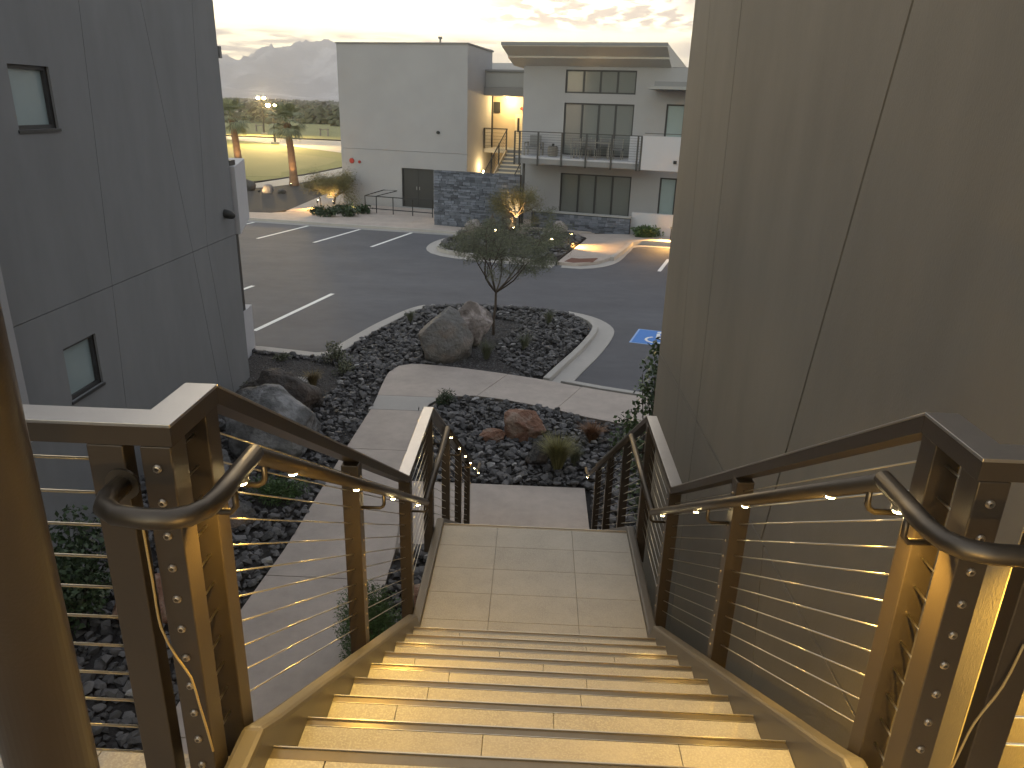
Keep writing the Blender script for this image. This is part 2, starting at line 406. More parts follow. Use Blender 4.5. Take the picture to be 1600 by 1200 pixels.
# corner slab, then three slabs running to the right
top = [p for p in WL if p[1] >= 12.9 or p[0] > -1.5]
def bend(x0, y0, x1, y1, sgn):  # half plane through two points
    a, b = (y1 - y0), -(x1 - x0); c = a * x0 + b * y0
    return (a * sgn, b * sgn, c * sgn)
area = [(-3.0, 12.91)] + [p for p in WL if p[1] > 12.95 and not (p[0] > 5)] + [(5.5, 13.0), (5.5, 11.4)] + [p for p in WR2[::-1] if p[1] > 12.95 or p[0] > 0 and p[0] < 5.5] + [(-1.95, 12.91)]
area = [p for i, p in enumerate(area) if i == 0 or math.dist(p, area[i - 1]) > .01]
j1 = bend(-1.05, 13.75, -.55, 14.95, 1); j2 = bend(.50, 13.2, 1.05, 14.45, 1); j3 = bend(2.1, 12.4, 2.7, 14.0, 1)
def neg(j, gap): return (-j[0], -j[1], -j[2] - gap)
lo = lambda j, gap: (j[0], j[1], j[2] - gap)
corner = clip(area, *lo(j1, .008))
slab(clip(corner, 0, -1, -13.63))
MB().prism(clip(corner, 0, 1, 13.62), -.10, 0).build('slab', m_conc_l2, path_root, label='paler grey slab at the bend of the footpath', bevel=.008)
slab(clip(clip(area, *neg(j1, .008)), *lo(j2, .008)))
slab(clip(clip(area, *neg(j2, .008)), *lo(j3, .008)))
slab(clip(area, *neg(j3, .008)))
slab([(-9, 1.0), (-4.66, 1.0), (-4.66, 3.5), (-9, 3.5)]); slab([(-9, 3.51), (-4.66, 3.51), (-4.66, 5.98), (-9, 5.98)])
# landing pad at the foot of the stair and its link to the path
slab([(-.83, 8.48), (.90, 8.48), (.90, 10.14), (-.83, 10.14)])
slab([(-1.63, 8.40), (-.845, 8.40), (-.845, 10.14), (-1.84, 10.14)])

# kerbs
kL = dense([(-6.9, 16.30), (-5.5, 15.98), (-4.75, 15.86)], .4); 
kL2 = dense([(-4.50, 15.95), (-4.36, 16.43), (-4.21, 17.2), (-3.84, 18.69), (-3.37, 19.93), (-3.0, 20.62), (-2.5, 20.95), (-1.3, 21.05), (-.2, 21.0), (0.65, 20.72), (1.25, 20.25), (1.60, 19.55), (1.60, 18.84), (1.17, 17.39), (.66, 15.88), (.33, 14.95)], .2)
kp = dense([(-6.9, 16.32), (-5.6, 16.06), (-4.85, 15.90), (-4.55, 16.0), (-4.36, 16.5), (-4.16, 17.4), (-3.80, 18.69), (-3.37, 19.93), (-2.95, 20.58), (-2.3, 20.85), (-1.3, 20.9), (-.2, 20.85), (0.65, 20.6), (1.28, 20.1), (1.58, 19.5), (1.58, 18.84), (1.17, 17.39), (.62, 15.88), (.30, 14.99)], .2)
kA = [p for p in kp if p[0] < -2.9]; kB = [p for p in kp if p[0] > .9 or (p[0] > 0 and p[1] < 18)]
strip('kerb', kA, -.10, .18, -.2, .012, m_conc_l, kind='structure', bevel=.015)
strip('kerb', kB, -.02, .13, -.2, .012, m_conc_l, kind='structure', bevel=.015)
gp_ = [p for p in kp if p[0] > 1.0 or (p[0] > .2 and p[1] < 18)]
gp_ = dense([(.75, 20.5), (1.28, 20.1), (1.58, 19.5), (1.58, 18.84), (1.17, 17.39), (.62, 15.88), (.32, 15.0)], .2)
strip('gutter_pan', gp_, .13, .56, -.2, -.095, m_conc_l, kind='structure')
strip('gutter_pan', dense([(-6.9, 16.32), (-5.6, 16.06), (-4.85, 15.9), (-4.55, 16.0), (-4.36, 16.5), (-3.80, 18.69), (-3.37, 19.93)], .3), .18, .40, -.2, -.112, m_conc_l, kind='structure')
strip('kerb', [(.72, 15.0), (1.5, 14.66), (2.3, 14.38), (4, 13.8), (7, 12.8)], -.17, -.02, -.2, .004, m_conc_l, kind='structure', bevel=.012)

# painted markings
def stripe(a, b, w_=.135, nm='parking_line'):
    d = Vector((b[0] - a[0], b[1] - a[1], 0)).normalized(); n = Vector((-d.y, d.x, 0)) * w_ / 2
    A = Vector((a[0], a[1], 0)); B = Vector((b[0], b[1], 0))
    MB().prism([tuple((A - n)[:2]), tuple((B - n)[:2]), tuple((B + n)[:2]), tuple((A + n)[:2])], -.119, -.116).build(nm, m_paint, kind='structure')
for a, b in [((-6.99, 17.97), (-6.08, 22.11)), ((-9.8, 18.6), (-8.75, 22.75)), ((-11.6, 31.09), (-10.5, 35.10)), ((-9.09, 30.62), (-7.96, 34.62)), ((-6.6, 30.12), (-5.51, 34.2)), ((-14.3, 31.9), (-13.15, 35.8)), ((4.57, 27.27), (5.3, 29.7)), ((-12.5, 19.2), (-11.5, 23.3)), ((6.9, 26.2), (7.8, 29.6))]: stripe(a, b)
# accessible bay emblem
E0 = Vector((2.47, 18.21)); ex = Vector((.965, -.26)); ey = Vector((.30, .955)) 
def EM(a, b): p = E0 + ex * a + ey * b; return (p.x, p.y)
ada = empty('accessible_parking_emblem', (*EM(.65, .65), -.12), 'blue painted square with white wheelchair symbol on the asphalt', 'pavement marking')
MB().prism([EM(0, 0), EM(1.3, 0), EM(1.3, 1.33), EM(0, 1.33)], -.119, -.115).build('border', m_bluel, ada)
MB().prism([EM(.05, .05), EM(1.25, .05), EM(1.25, 1.28), EM(.05, 1.28)], -.114, -.111).build('blue_field', m_blue, ada)
ws = MB()
def seg(p, q, wd):
    P0 = Vector(p); Q = Vector(q); d = (Q - P0).normalized(); n = Vector((-d.y, d.x)) * wd / 2; P0 = P0 - d * wd * .3; Q = Q + d * wd * .3
    ws.prism([EM(*(P0 - n)), EM(*(Q - n)), EM(*(Q + n)), EM(*(P0 + n))], -.110, -.107 + .0003 * len(ws.f) / 30)
ws.prism([EM(.60 + .075 * math.cos(t * PI / 6), 1.14 + .075 * math.sin(t * PI / 6)) for t in range(12)], -.110, -.107)
seg((.58, 1.0), (.62, .62), .09); seg((.62, .62), (.86, .60), .08); seg((.86, .60), (.98, .30), .08); seg((.60, .84), (.84, .82), .06); seg((.98, .30), (1.08, .33), .06)
arc = [(.62 + .27 * math.cos(a), .44 + .27 * math.sin(a)) for a in [R(x) for x in range(125, 375, 25)]]
for p, q in zip(arc, arc[1:]): seg(p, q, .065)
ws.build('wheelchair_symbol', m_paint, ada)

# far side: pavement, kerb, planting island
fk = dense([(-34, 40.6), (-20, 37.15), (-13.75, 35.85), (-12.1, 35.62), (-9.5, 35.05), (-7.0, 34.62), (-4.3, 34.1), (-2.9, 33.7)], 1.)
strip('kerb', fk, -.0, .16, -.2, .0, m_conc_l, kind='structure')
strip('gutter_pan', fk, -.42, .0, -.2, -.112, m_conc_g, kind='structure')
back = [W(-3, 37.5, 0)[:2], W(-14, 37.6, 0)[:2], W(-23, 37.6, 0)[:2], (-12.5, 40.2), (-12.5, 38.6), (-13.3, 37.9), (-14.6, 37.8), (-34, 42.6)]
sheet('pavement', [(p[0], p[1]) for p in offset(fk, .163)] + back, -.004, m_conc, .16, kind='structure')
sheet('pavement', [(-12.8, 38.6), (-10.8, 38.0), (-10.4, 42), (-11.2, 49.4), (-12.9, 51)], .002, m_conc, .15, kind='structure')
isl = dense([(-2.73, 33.6), (-3.42, 32.5), (-3.8, 31.2), (-3.75, 29.97), (-3.26, 29.15), (-2.21, 28.62), (-0.85, 28.20), (0.79, 27.72)], .4)
isl_poly = isl + [(2.24, 33.4), (1.6, 34.4), (-2.3, 35.3)]
sheet('island_soil', [tuple(p) for p in isl_poly], .03, m_soil, .2, kind='structure')
strip('kerb', isl, -.16, .02, -.2, .036, m_conc_l, kind='structure')
strip('gutter_pan', isl, -.58, -.16, -.2, -.110, m_conc_l, kind='structure')
sheet('lit_walkway', [(.86, 27.72), (2.30, 33.35), (1.9, 34.6), (7, 35.2), (9, 33.3), (9, 32.2), (4.6, 33.2), (4.18, 32.9), (3.70, 31.4), (2.95, 29.0), (2.4, 28.1), (1.6, 27.6)], .006, m_conc, .2, kind='structure')
strip('kerb', dense([(2.9, 28.95), (3.7, 31.4), (4.1, 32.7), (4.6, 33.12), (6, 32.9), (9, 32.0)], .4), -.02, -.18, -.2, .045, m_conc_l, kind='structure')
strip('gutter_pan', dense([(1.0, 27.4), (1.7, 27.3), (2.5, 27.8), (3.15, 28.9), (3.9, 31.4), (4.3, 32.3), (6, 32.3), (9, 31.6)], .4), -.12, .3, -.2, -.108, m_conc_l, kind='structure')
sheet('tactile_paver', [(1.12, 27.85), (1.42, 28.62), (1.70, 28.50), (2.45, 28.75), (2.2, 27.95), (1.45, 27.66)], .012, m_redpad, .02, kind='structure')

# golf ground beyond
sheet('mulch_bed', [(-34, 44), (-14.4, 38.0), (-13.2, 38.1), (-12.75, 39.9), (-12.65, 44.3), (-12.7, 50), (-13.7, 54.5), (-15.4, 57.2), (-16.2, 54), (-17.4, 52.3), (-18.8, 49.2), (-34, 46)], -.01, m_earth, .14, kind='structure')
strip('cart_path', dense([(-40, 40), (-24, 46.2), (-18.8, 49.6), (-17.4, 53.6), (-16.4, 59), (-14.5, 70), (-8, 84)], 1.), -1.3, 1.0, -.2, .01, m_conc_l, kind='structure')
sheet('lawn', [(-90, 60), (-19.7, 50.5), (-18.6, 53.8), (-17.6, 59), (-15.6, 71), (-9, 86), (-30, 101), (-45, 112), (-120, 180)], -.03, m_rough_g, .12, kind='structure')
strip('lawn_edging', dense([(-19.9, 50.3), (-18.6, 53.8), (-17.6, 59), (-15.6, 71), (-9, 86)], 1.), -.1, .08, -.1, .06, m_earth, kind='structure')
sheet('putting_green', dense([(-60, 66), (-22.5, 55.5), (-20, 60), (-18.9, 66), (-18.9, 71), (-20, 76), (-23.6, 79.6), (-29, 83), (-38, 86), (-70, 95)], 2.), -.022, m_green, .05, kind='structure')
sheet('range_road', [(-60, 127), (-43.5, 106.5), (-33.5, 98.4), (-27.3, 91.4), (-21.7, 85.5), (-8, 72), (0, 80), (-27.8, 110.2), (-37.4, 112), (-46, 113.6), (-60, 129)], -.012, m_conc_l, .1, kind='structure')
sheet('driving_range', [(-120, 190), (-60, 129.5), (-46, 114), (-28, 111), (10, 95), (60, 190), (-40, 200)], -.03, m_green, .12, kind='structure')
strip('road_kerb', [(-60, 129.7), (-46, 114.1), (-37.4, 112.4), (-27.8, 110.8), (5, 92)], 0, .35, -.1, .12, m_earth, kind='structure')
strip('far_road', [(-400, 330), (-200, 318), (-60, 312), (100, 318)], 0, 5, -.3, .1, m_conc_l, kind='structure')

# mountains: ridged height field
def mountains(name, y0, y1, x0, x1, nx, ny, hfun, seed):
    mb = MB()
    for j in range(ny + 1):
        for i in range(nx + 1):
            x = x0 + (x1 - x0) * i / nx; y = y0 + (y1 - y0) * j / ny; t = j / ny
            q = Vector((x / 620, y / 620, seed)); rid = 0; a = 1; fq = 1
            for o in range(6):
                rid += a * (1 - abs(mnoise.noise(q * fq)) * 2.0); a *= .56; fq *= 2.1
            rid = rid / 1.9
            env = math.sin(min(1, t * 1.25) * PI / 2) ** 1.3
            z = hfun(x) * env * (.38 + .62 * rid) - 2
            mb.v.append((x, y, z))
    for j in range(ny):
        for i in range(nx):
            a = j * (nx + 1) + i; mb.f.append((a, a + 1, a + nx + 2, a + nx + 1))
    return mb.build(name, m_mount, kind='structure', smooth=True, fix=False)
def hf(x): 
    t = (x + 2600) / 1400.
    return (305 + 125 * max(0, min(1, t))) * (1 - .62 * max(0, min(1, (x + 1150) / 500))) + 22 * mnoise.noise(Vector((x / 260, 3, 0)))
mountains('mountain_range', 4300, 6200, -4600, 2600, 640, 90, hf, 4.2)
def hf2(x): return 120 * max(0, min(1, (-1150 - x) / 900)) + 14
mountains('foothills', 3300, 4300, -6000, 3000, 220, 30, hf2, 9.1)
# haze over the far plain
hz = MB().box(-9500, 9500, -50, 7200, -1.4, 470).build('haze', None, kind='stuff')
mh = bpy.data.materials.new('haze'); mh.use_nodes = True; t_ = mh.node_tree; t_.nodes.clear()
vo = t_.nodes.new('ShaderNodeVolumePrincipled'); vo.inputs['Color'].default_value = (.84, .87, 1, 1); vo.inputs['Density'].default_value = .00031; vo.inputs['Anisotropy'].default_value = .5
oo = t_.nodes.new('ShaderNodeOutputMaterial'); t_.links.new(vo.outputs[0], oo.inputs['Volume']); hz.data.materials.append(mh)

# ================================================================== LARGE STRUCTURE
# ---- grey building on the left (wall plane x = -5.82)
lb = empty('grey_building', (-5.82, 11, 0), 'dark blue grey rendered building wall left of the stair, with two small square frosted windows', 'building')
XL_ = -5.82
TX = lambda a, b, c: (c, a, b)           # (Y, Z, X)
def inset(poly, d):
    n = len(poly); cxm = sum(p[0] for p in poly) / n; cym = sum(p[1] for p in poly) / n; ls = []
    o = []
    for i in range(n):
        p0 = poly[i - 1]; p1 = poly[i]; p2 = poly[(i + 1) % n]
        def ln(p, q):
            t = Vector((q[0] - p[0], q[1] - p[1])).normalized(); nn = Vector((-t.y, t.x))
            if nn.dot(Vector((cxm - p[0], cym - p[1]))) < 0: nn = -nn
            return Vector(p) + nn * d, t
        a, ta = ln(p0, p1); b, tb = ln(p1, p2); den = ta.x * tb.y - ta.y * tb.x
        if abs(den) < 1e-5: o.append(tuple(Vector(p1) + (b - Vector(p1)))); continue
        k = ((b.x - a.x) * tb.y - (b.y - a.y) * tb.x) / den; o.append(tuple(a + ta * k))
    return o
win_u = [(8.66, 4.98), (9.40, 4.98), (9.40, 5.67), (8.66, 5.67)]
win_l = [(8.70, 1.69), (9.42, 1.69), (9.42, 2.39), (8.70, 2.39)]
ZT = 8.6
panels = [([(7.9, 2.9), (10.0, 2.9), (10.41, ZT), (7.9, ZT)], [win_u]),
          ([(10.0, 2.9), (12.57, 2.9), (11.50, ZT), (10.41, ZT)], []),
          ([(12.57, 2.9), (13.16, 2.9), (13.82, ZT), (11.50, ZT)], []),
          ([(13.16, 2.9), (14.5, 2.9), (14.5, ZT), (13.82, ZT)], []),
          ([(5.0, -.1), (9.77, -.1), (10.0, 2.9), (5.0, 2.9)], [win_l]),
          ([(9.77, -.1), (13.05, -.1), (12.57, 2.9), (10.0, 2.9)], []),
          ([(13.05, -.1), (13.62, -.1), (13.16, 2.9), (12.57, 2.9)], []),
          ([(13.62, -.1), (14.5, -.1), (14.5, 2.9), (13.16, 2.9)], [])]
for poly, holes in panels:
    MB().prism(inset(poly, .005), XL_ - .03, XL_, TX, holes).build('wall_panel', m_stucco_l, lb)
bk = MB(); bk.prism([(-6, -.2), (14.47, -.2), (14.47, ZT - .01), (-6, ZT - .01)], XL_ - .13, XL_ - .0305, TX, [win_u, win_l]); bk.build('backing_wall', m_joint, lb)
MB().box(-12, XL_ - .14, 14.30, 14.50, -.2, ZT).build('end_wall', m_stucco_l, lb)
MB().box(-12.2, XL_ + .05, -6, 14.56, ZT + .001, ZT + .2).build('roof', m_fascia, lb)
for wy0, wz0, wy1, wz1 in ((8.66, 4.98, 9.40, 5.67), (8.70, 1.69, 9.42, 2.39)):
    f_ = .045
    fr = MB().prism([(wy0, wz0), (wy1, wz0), (wy1, wz1), (wy0, wz1)], XL_ - .12, XL_ - .045, TX, [[(wy0 + f_, wz0 + f_), (wy1 - f_, wz0 + f_), (wy1 - f_, wz1 - f_), (wy0 + f_, wz1 - f_)]]).build('window', m_frame, lb)
    MB().box(XL_ - .10, XL_ - .085, wy0 + f_ - .005, wy1 - f_ + .005, wz0 + f_ - .005, wz1 - f_ + .005).build('pane', m_frost, fr)
    MB().box(XL_ - .001, XL_ + .018, wy0 - .02, wy1 + .02, wz0 - .035, wz0 - .001).build('sill', m_frame, fr)
# dome wall light near its corner
dm = MB(); cz_, cy_ = 3.35, 14.05
rings = [(.0, .10), (.04, .098), (.08, .085), (.11, .05), (.12, .0)]
for i, (dx, rr) in enumerate(rings):
    for j in range(12): an = 2 * PI * j / 12; dm.v.append((XL_ + .01 + dx * 1.6, cy_ + rr * .85 * math.cos(an), cz_ - dx * .3 + rr * .85 * math.sin(an)))
for i in range(4):
    for j in range(12): dm.f.append((i * 12 + j, i * 12 + (j + 1) % 12, (i + 1) * 12 + (j + 1) % 12, (i + 1) * 12 + j))
dm.build('wall_light', m_black, lb, smooth=True)
MB().box(-6.4, -5.81, 14.56, 14.64, 6.05, 6.25).build('scupper', m_fascia, lb)
# balcony parapet, post and patio wall round the corner
MB().prism([(-6.4, 14.58), (-5.76, 14.60), (-6.36, 16.7), (-8.2, 16.7), (-8.2, 14.58)], 2.88, 4.16).build('balcony_parapet', m_white, lb, bevel=.01)
MB().box(-5.98, -5.86, 14.62, 14.9, 4.17, 4.26).build('parapet_cap', m_frame, lb)
MB().prism([(-6.75, 15.0), (-6.20, 15.0), (-6.27, 15.35), (-6.36, 16.35), (-8, 16.35), (-8, 15.0)], -.1, 1.0).build('patio_wall', m_white, lb, bevel=.01)
MB().box(-6.44, -6.33, 15.78, 15.90, 1.0, 2.9).build('balcony_post', m_frame, lb)
# projecting white bay nearer the viewer
MB().box(-7, -5.60, 2.0, 7.62, 1.67, ZT - .02).build('projecting_bay', m_pale, lb)

# ---- taupe building wall on the right
rb = empty('taupe_building', (1.46, 5, 0), 'tall taupe rendered wall close on the right of the stair, divided by thin slanting joints', 'building')
P0 = Vector((1.416, 7.926, 0)); P1 = Vector((1.505, 2.765, 0)); dd = (P1 - P0).normalized(); nn_ = Vector((-dd.y, dd.x, 0))   # nn_ points away from stair
if nn_.x < 0: nn_ = -nn_
def TR(a, b, c):        # a = Y, b = Z, c = depth into the wall
    t = (7.926 - a) / 5.161 * (P1 - P0).length; p = P0 + dd * t + nn_ * c; return (p.x, p.y, b)
def yj(y0, z0, y1, z1, z): return y0 + (y1 - y0) * (z - z0) / (z1 - z0)
t1 = yj(6.79, 2.9, 7.26, 6.30, ZT); t2 = yj(6.0, 2.9, 6.19, 6.18, ZT); t3 = yj(4.10, 2.9, 3.448, 5.85, ZT)
b1 = yj(6.79, 2.9, 6.68, 2.25, 0); b2 = 6.05; b3 = 3.45
rp = [[(t1, ZT), (7.926, ZT), (7.926, 2.9), (6.79, 2.9)], [(t2, ZT), (t1, ZT), (6.79, 2.9), (6.0, 2.9)], [(t3, ZT), (t2, ZT), (6.0, 2.9), (4.10, 2.9)], [(2.03, ZT), (t3, ZT), (4.10, 2.9), (2.03, 2.9)],
      [(6.79, 2.9), (7.926, 2.9), (7.926, -.1), (b1, -.1)], [(6.0, 2.9), (6.79, 2.9), (b1, -.1), (b2, -.1)], [(4.05, 2.9), (6.0, 2.9), (b2, -.1), (b3, -.1)], [(2.03, 2.9), (4.05, 2.9), (b3, -.1), (2.03, -.1)],
      [(-4, ZT), (2.03, ZT), (2.03, -.1), (-4, -.1)]]
for i, p in enumerate(rp):
    q = inset(p, (.005, .005, .009, .010, .005, .005, .007, .008, .002)[i])
    MB().prism(q, 0 if i < 8 else .035, .05, TR).build('wall_panel', m_stucco, rb)
MB().prism([(-4, -.2), (7.905, -.2), (7.905, ZT - .01), (-4, ZT - .01)], .051, .3, TR).build('backing_wall', m_joint, rb)
MB().prism([(7.68, -.2), (7.925, -.2), (7.925, ZT), (7.68, ZT)], .301, 9, TR).build('end_wall', m_stucco, rb)
MB().prism([(-4, ZT + .001), (7.97, ZT + .001), (7.97, ZT + .2), (-4, ZT + .2)], -.05, 9, TR).build('roof', m_fascia, rb)

# ---- apartment building across the car park
ab = empty('apartment_building', W(-12, 38, 0), 'pale two storey apartment building across the car park, with tower, balcony and sloping roof', 'building')
TW = lambda a, b, c: W(a, c, b)
def wbox(name, M, s0, s1, c0, c1, z0, z1, parent=None, **k): return MB().box(s0, s1, c0, c1, z0, z1, W).build(name, M, parent or ab, **k)
# tower
MB().prism([(-22.95, -.1), (-15.47, -.1), (-15.47, 2.93), (-22.95, 2.93)], 37.86, 38.1, TW, [[(-19.28, .02), (-17.38, .02), (-17.38, 2.07), (-19.28, 2.07)]]).build('tower_wall', m_pale, ab)
wbox('tower_wall', m_pale, -22.95, -15.47, 37.865, 38.1, 2.945, 8.20)
wbox('tower_wall', m_pale, -22.94, -15.475, 38.102, 41.4, -.1, 8.18)
MB().prism([(37.80, 8.201), (41.46, 8.06), (41.46, 8.14), (37.80, 8.26)], -23.0, -15.42, lambda a, b, c: W(c, a, b)).build('roof_coping', m_fascia, ab)
fl = MB().tube([W(-17.7, 39.5, 8.1), W(-17.7, 39.5, 8.62)], .05, 10); fl.tube([W(-17.7, 39.5, 8.55), W(-17.7, 39.5, 8.66)], .11, 10); fl.build('roof_flue', m_fascia, ab)
dr = wbox('double_door', m_door, -19.22, -18.335, 37.95, 38.0, .03, 2.03); MB().tube([W(-18.42, 37.93, .95), W(-18.42, 37.93, 1.12)], .02, 8).build('handle', m_mid, dr)
dr = wbox('double_door', m_door, -18.325, -17.44, 37.95, 38.0, .03, 2.03); MB().tube([W(-18.25, 37.93, .95), W(-18.25, 37.93, 1.12)], .02, 8).build('handle', m_mid, dr)
MB().prism([(-19.28, .02), (-17.38, .02), (-17.38, 2.07), (-19.28, 2.07)], 37.9, 38.05, TW, [[(-19.22, .03), (-17.44, .03), (-17.44, 2.03), (-19.22, 2.03)]]).build('door_frame', m_frame, ab)
MB().tube([W(-22.3, 37.86, 2.29), W(-22.3, 37.80, 2.29)], .14, 16).build('alarm_bell', m_redp, ab)
MB().tube([W(-21.83, 37.86, 2.25), W(-21.83, 37.81, 2.25)], .08, 12).build('alarm_strobe', m_redp, ab)
MB().tube([W(-17.09, 37.86, 3.96), W(-17.09, 37.76, 3.96)], .08, 12).build('wall_vent', m_black, ab)
wbox('corner_trim', m_frame, -15.472, -15.40, 41.41, 41.5, 2.0, 6.1)
# main block walls with openings
def rect(a, b, c, d): return [(a, c), (b, c), (b, d), (a, d)]
MB().prism(rect(-12.2, -3, -.1, 7.2), 37.0, 37.22, TW, [rect(-10.12, -6.74, 6.03, 7.06), rect(-10.12, -6.74, 3.22, 5.60), rect(-10.13, -6.6, .30, 2.36), rect(-5.26, -4.40, 3.2, 5.66), rect(-5.24, -4.45, .2, 2.40)]).build('front_wall', m_pale, ab)
wbox('side_wall', m_pale, -12.195, -11.98, 37.222, 46, -.1, 7.15)
wbox('interior_back_wall', m_room, -12, -3, 38.6, 38.7, 0, 7.1)
wbox('interior_floor', m_room, -12, -3, 37.23, 38.59, 3.0, 3.18)
wbox('interior_ceiling', m_mid, -12, -3, 37.23, 38.59, 7.1, 7.14)
def window(s0, s1, z0, z1, c, n, gm=m_glass, fw=.07, name='window', trans=None):
    fr = MB(); fr.prism(rect(s0, s1, z0, z1), c - .09, c + .0, TW, [rect(s0 + fw, s1 - fw, z0 + fw, z1 - fw)])
    wd = (s1 - s0 - 2 * fw) / n
    for i in range(1, n): x = s0 + fw + wd * i; fr.box(x - .045, x + .045, c - .085, c - .005, z0 + fw, z1 - fw, W)
    f = fr.build(name, m_frame, ab)
    for i in range(n):
        x0 = s0 + fw + wd * i + (.045 if i else 0); x1 = s0 + fw + wd * (i + 1) - (.045 if i < n - 1 else 0)
        MB().box(x0, x1, c - .05, c - .035, z0 + fw, z1 - fw, W).build('pane', gm, f)
    return f
m_tglass = mat('tinted pane', (.34, .36, .35), .08, spec=.9, trans=.45)
window(-10.12, -6.74, 6.03, 7.06, 37.16, 4, m_tglass); window(-10.12, -6.74, 3.22, 5.60, 37.16, 4, m_tglass, name='sliding_door'); window(-10.13, -6.6, .30, 2.36, 37.16, 4, m_tglass, name='sliding_door')
window(-5.26, -4.40, 3.2, 5.66, 37.16, 1, m_frost); window(-5.24, -4.45, .2, 2.40, 37.16, 1, m_frost)
cu_ = MB()
for i in range(60):
    s0 = -10.0 + i * .055
    if 12 < i < 20 or i > 46: continue
    cu_.box(s0, s0 + .04, 37.35 + .03 * (i % 2), 37.38 + .03 * (i % 2), 3.2, 5.5, W)
for i in range(10): cu_.box(-10.0 + i * .055, -9.96 + i * .055, 37.35 + .03 * (i % 2), 37.38 + .03 * (i % 2), .2, 2.3, W)
cu_.build('curtain', m_curtain, ab)
# roof: rises towards the car park
TP = lambda a, b, c: W(c, a, b)          # profile (c, z) along s
MB().prism([(35.2, 7.93), (36.1, 7.58), (36.12, 7.50), (37.0, 7.205), (45, 6.9), (45, 7.3), (35.2, 8.07)], -12.72, -5.2, TP).build('sloping_roof', m_soffit, ab)
MB().prism([(35.16, 7.97), (35.198, 7.97), (35.198, 8.10), (35.16, 8.10)], -12.74, -5.18, TP).build('roof_edge', m_fascia, ab)
wbox('canopy', m_mid, -5.85, -3, 34.9, 36.99, 6.24, 6.36); wbox('canopy', m_fascia, -5.6, -3, 35.1, 36.99, 6.365, 6.56)
wbox('upper_parapet', m_mid, -5.15, -3, 37.4, 40, 6.5, 7.15); wbox('upper_parapet_cap', m_fascia, -5.3, -3, 37.3, 40, 7.16, 7.24)
# breezeway between tower and main block
wbox('breezeway_wall', m_warmwall, -16, -12.21, 42.3, 42.5, 0, 5.85)
wbox('breezeway_floor', m_mid, -15.46, -12.21, 40.2, 42.29, 2.95, 3.15)
wbox('breezeway_beam', m_fascia, -15.46, -12.21, 40.2, 42.5, 5.86, 6.28); wbox('breezeway_parapet', m_mid, -15.46, -12.21, 40.4, 42.5, 6.29, 7.05); wbox('breezeway_cap', m_fascia, -15.46, -12.21, 40.3, 42.5, 7.06, 7.16)
wbox('rear_roof', m_white, -17.5, -12.21, 45, 48, 6.0, 7.72)
wbox('breezeway_window', m_frame, -15.75, -15.28, 42.24, 42.295, 5.0, 5.56); 
d_ = wbox('breezeway_door', m_cream, -14.35, -13.5, 42.23, 42.295, 3.16, 4.95); wbox('door_pane', m_black, -14.22, -14.10, 42.21, 42.228, 4.0, 4.75, d_)
MB().tube([W(-14.0, 42.29, 5.25), W(-14.0, 42.22, 5.25)], .09, 12).build('alarm_bell', m_redp, ab)
# its stair
for k in range(17):
    zt = 3.15 - .175 * (k + 1); cc = 40.2 - .29 * k
    wbox('stair_tread', m_cream, -14.05, -12.5, cc - .29, cc, zt - .05, zt)
    wbox('stair_riser', m_fascia, -14.04, -12.51, cc - .012, cc + .0, zt + .002, zt + .122)
def rail_line(p, q, r=.03): return MB().tube([p, q], r, 6)
for s_ in (-14.1, -12.45):
    MB().prism([(40.2, 2.85), (40.2, 3.2), (35.4, .30), (35.4, -.05)], s_ - .03, s_ + .03, TP).build('stair_stringer', m_warmwall if s_ < -13 else m_bronze_far, ab)
    rail_line(W(s_, 40.2, 4.2), W(s_, 35.3, 1.25), .035).build('stair_rail', m_bronze_far, ab)
    for k in range(5): c_ = 40.1 - k * 1.15; z_ = 3.1 - k * 1.15 * .605; MB().box(s_ - .03, s_ + .03, c_ - .03, c_ + .03, z_, z_ + 1.1, W).build('stair_post', m_bronze_far, ab)
    for j in range(5): rail_line(W(s_, 40.15, 3.35 + j * .16), W(s_, 35.4, .5 + j * .16), .007).build('stair_cable', m_bronze_far, ab)
for j in range(6): rail_line(W(-15.45, 40.25, 3.3 + j * .17), W(-14.1, 40.25, 3.3 + j * .17), .008).build('landing_cable', m_bronze_far, ab)
rail_line(W(-15.45, 40.25, 4.2), W(-14.1, 40.25, 4.2), .03).build('landing_rail', m_bronze_far, ab)
for s_ in (-15.42, -12.9, -12.65): MB().box(s_ - .04, s_ + .04, 40.2, 40.28, 2.95, 4.22, W).build('landing_post', m_bronze_far, ab)
# balcony
wbox('balcony_slab', m_fascia, -11.88, -5.9, 34.9, 36.995, 2.86, 3.09); wbox('balcony_deck', m_white, -11.86, -5.92, 34.94, 36.99, 3.095, 3.16)
wbox('balcony_parapet', m_white, -6.55, -5.93, 35.5, 35.7, 3.165, 4.28)
wbox('balcony_parapet', m_white, -5.86, -3, 34.86, 35.05, 2.86, 4.31)
wbox('parapet_vent', m_black, -4.42, -4.28, 34.80, 34.858, 3.18, 3.32)
for i, s_ in enumerate([-11.84, -11.6, -10.7, -9.56, -8.41, -7.23, -6.06, -5.9]): MB().box(s_ - .035, s_ + .035, 34.84, 34.90, 2.80, 4.28, W).build('balcony_post', m_bronze_far, ab)
rail_line(W(-11.86, 34.87, 4.29), W(-5.88, 34.87, 4.29), .022).build('balcony_rail', m_bronze_far, ab)
for j in range(9): rail_line(W(-11.84, 34.87, 3.30 + j * .11), W(-5.9, 34.87, 3.30 + j * .11), .006).build('balcony_cable', m_bronze_far, ab)
rail_line(W(-5.8, 34.95, 4.42), W(-3, 34.95, 4.42), .015).build('parapet_rail', m_bronze_far, ab)
MB().box(-11.5, -11.4, 35.1, 35.2, 0, 2.86, W).build('balcony_column', m_bronze_far, ab)
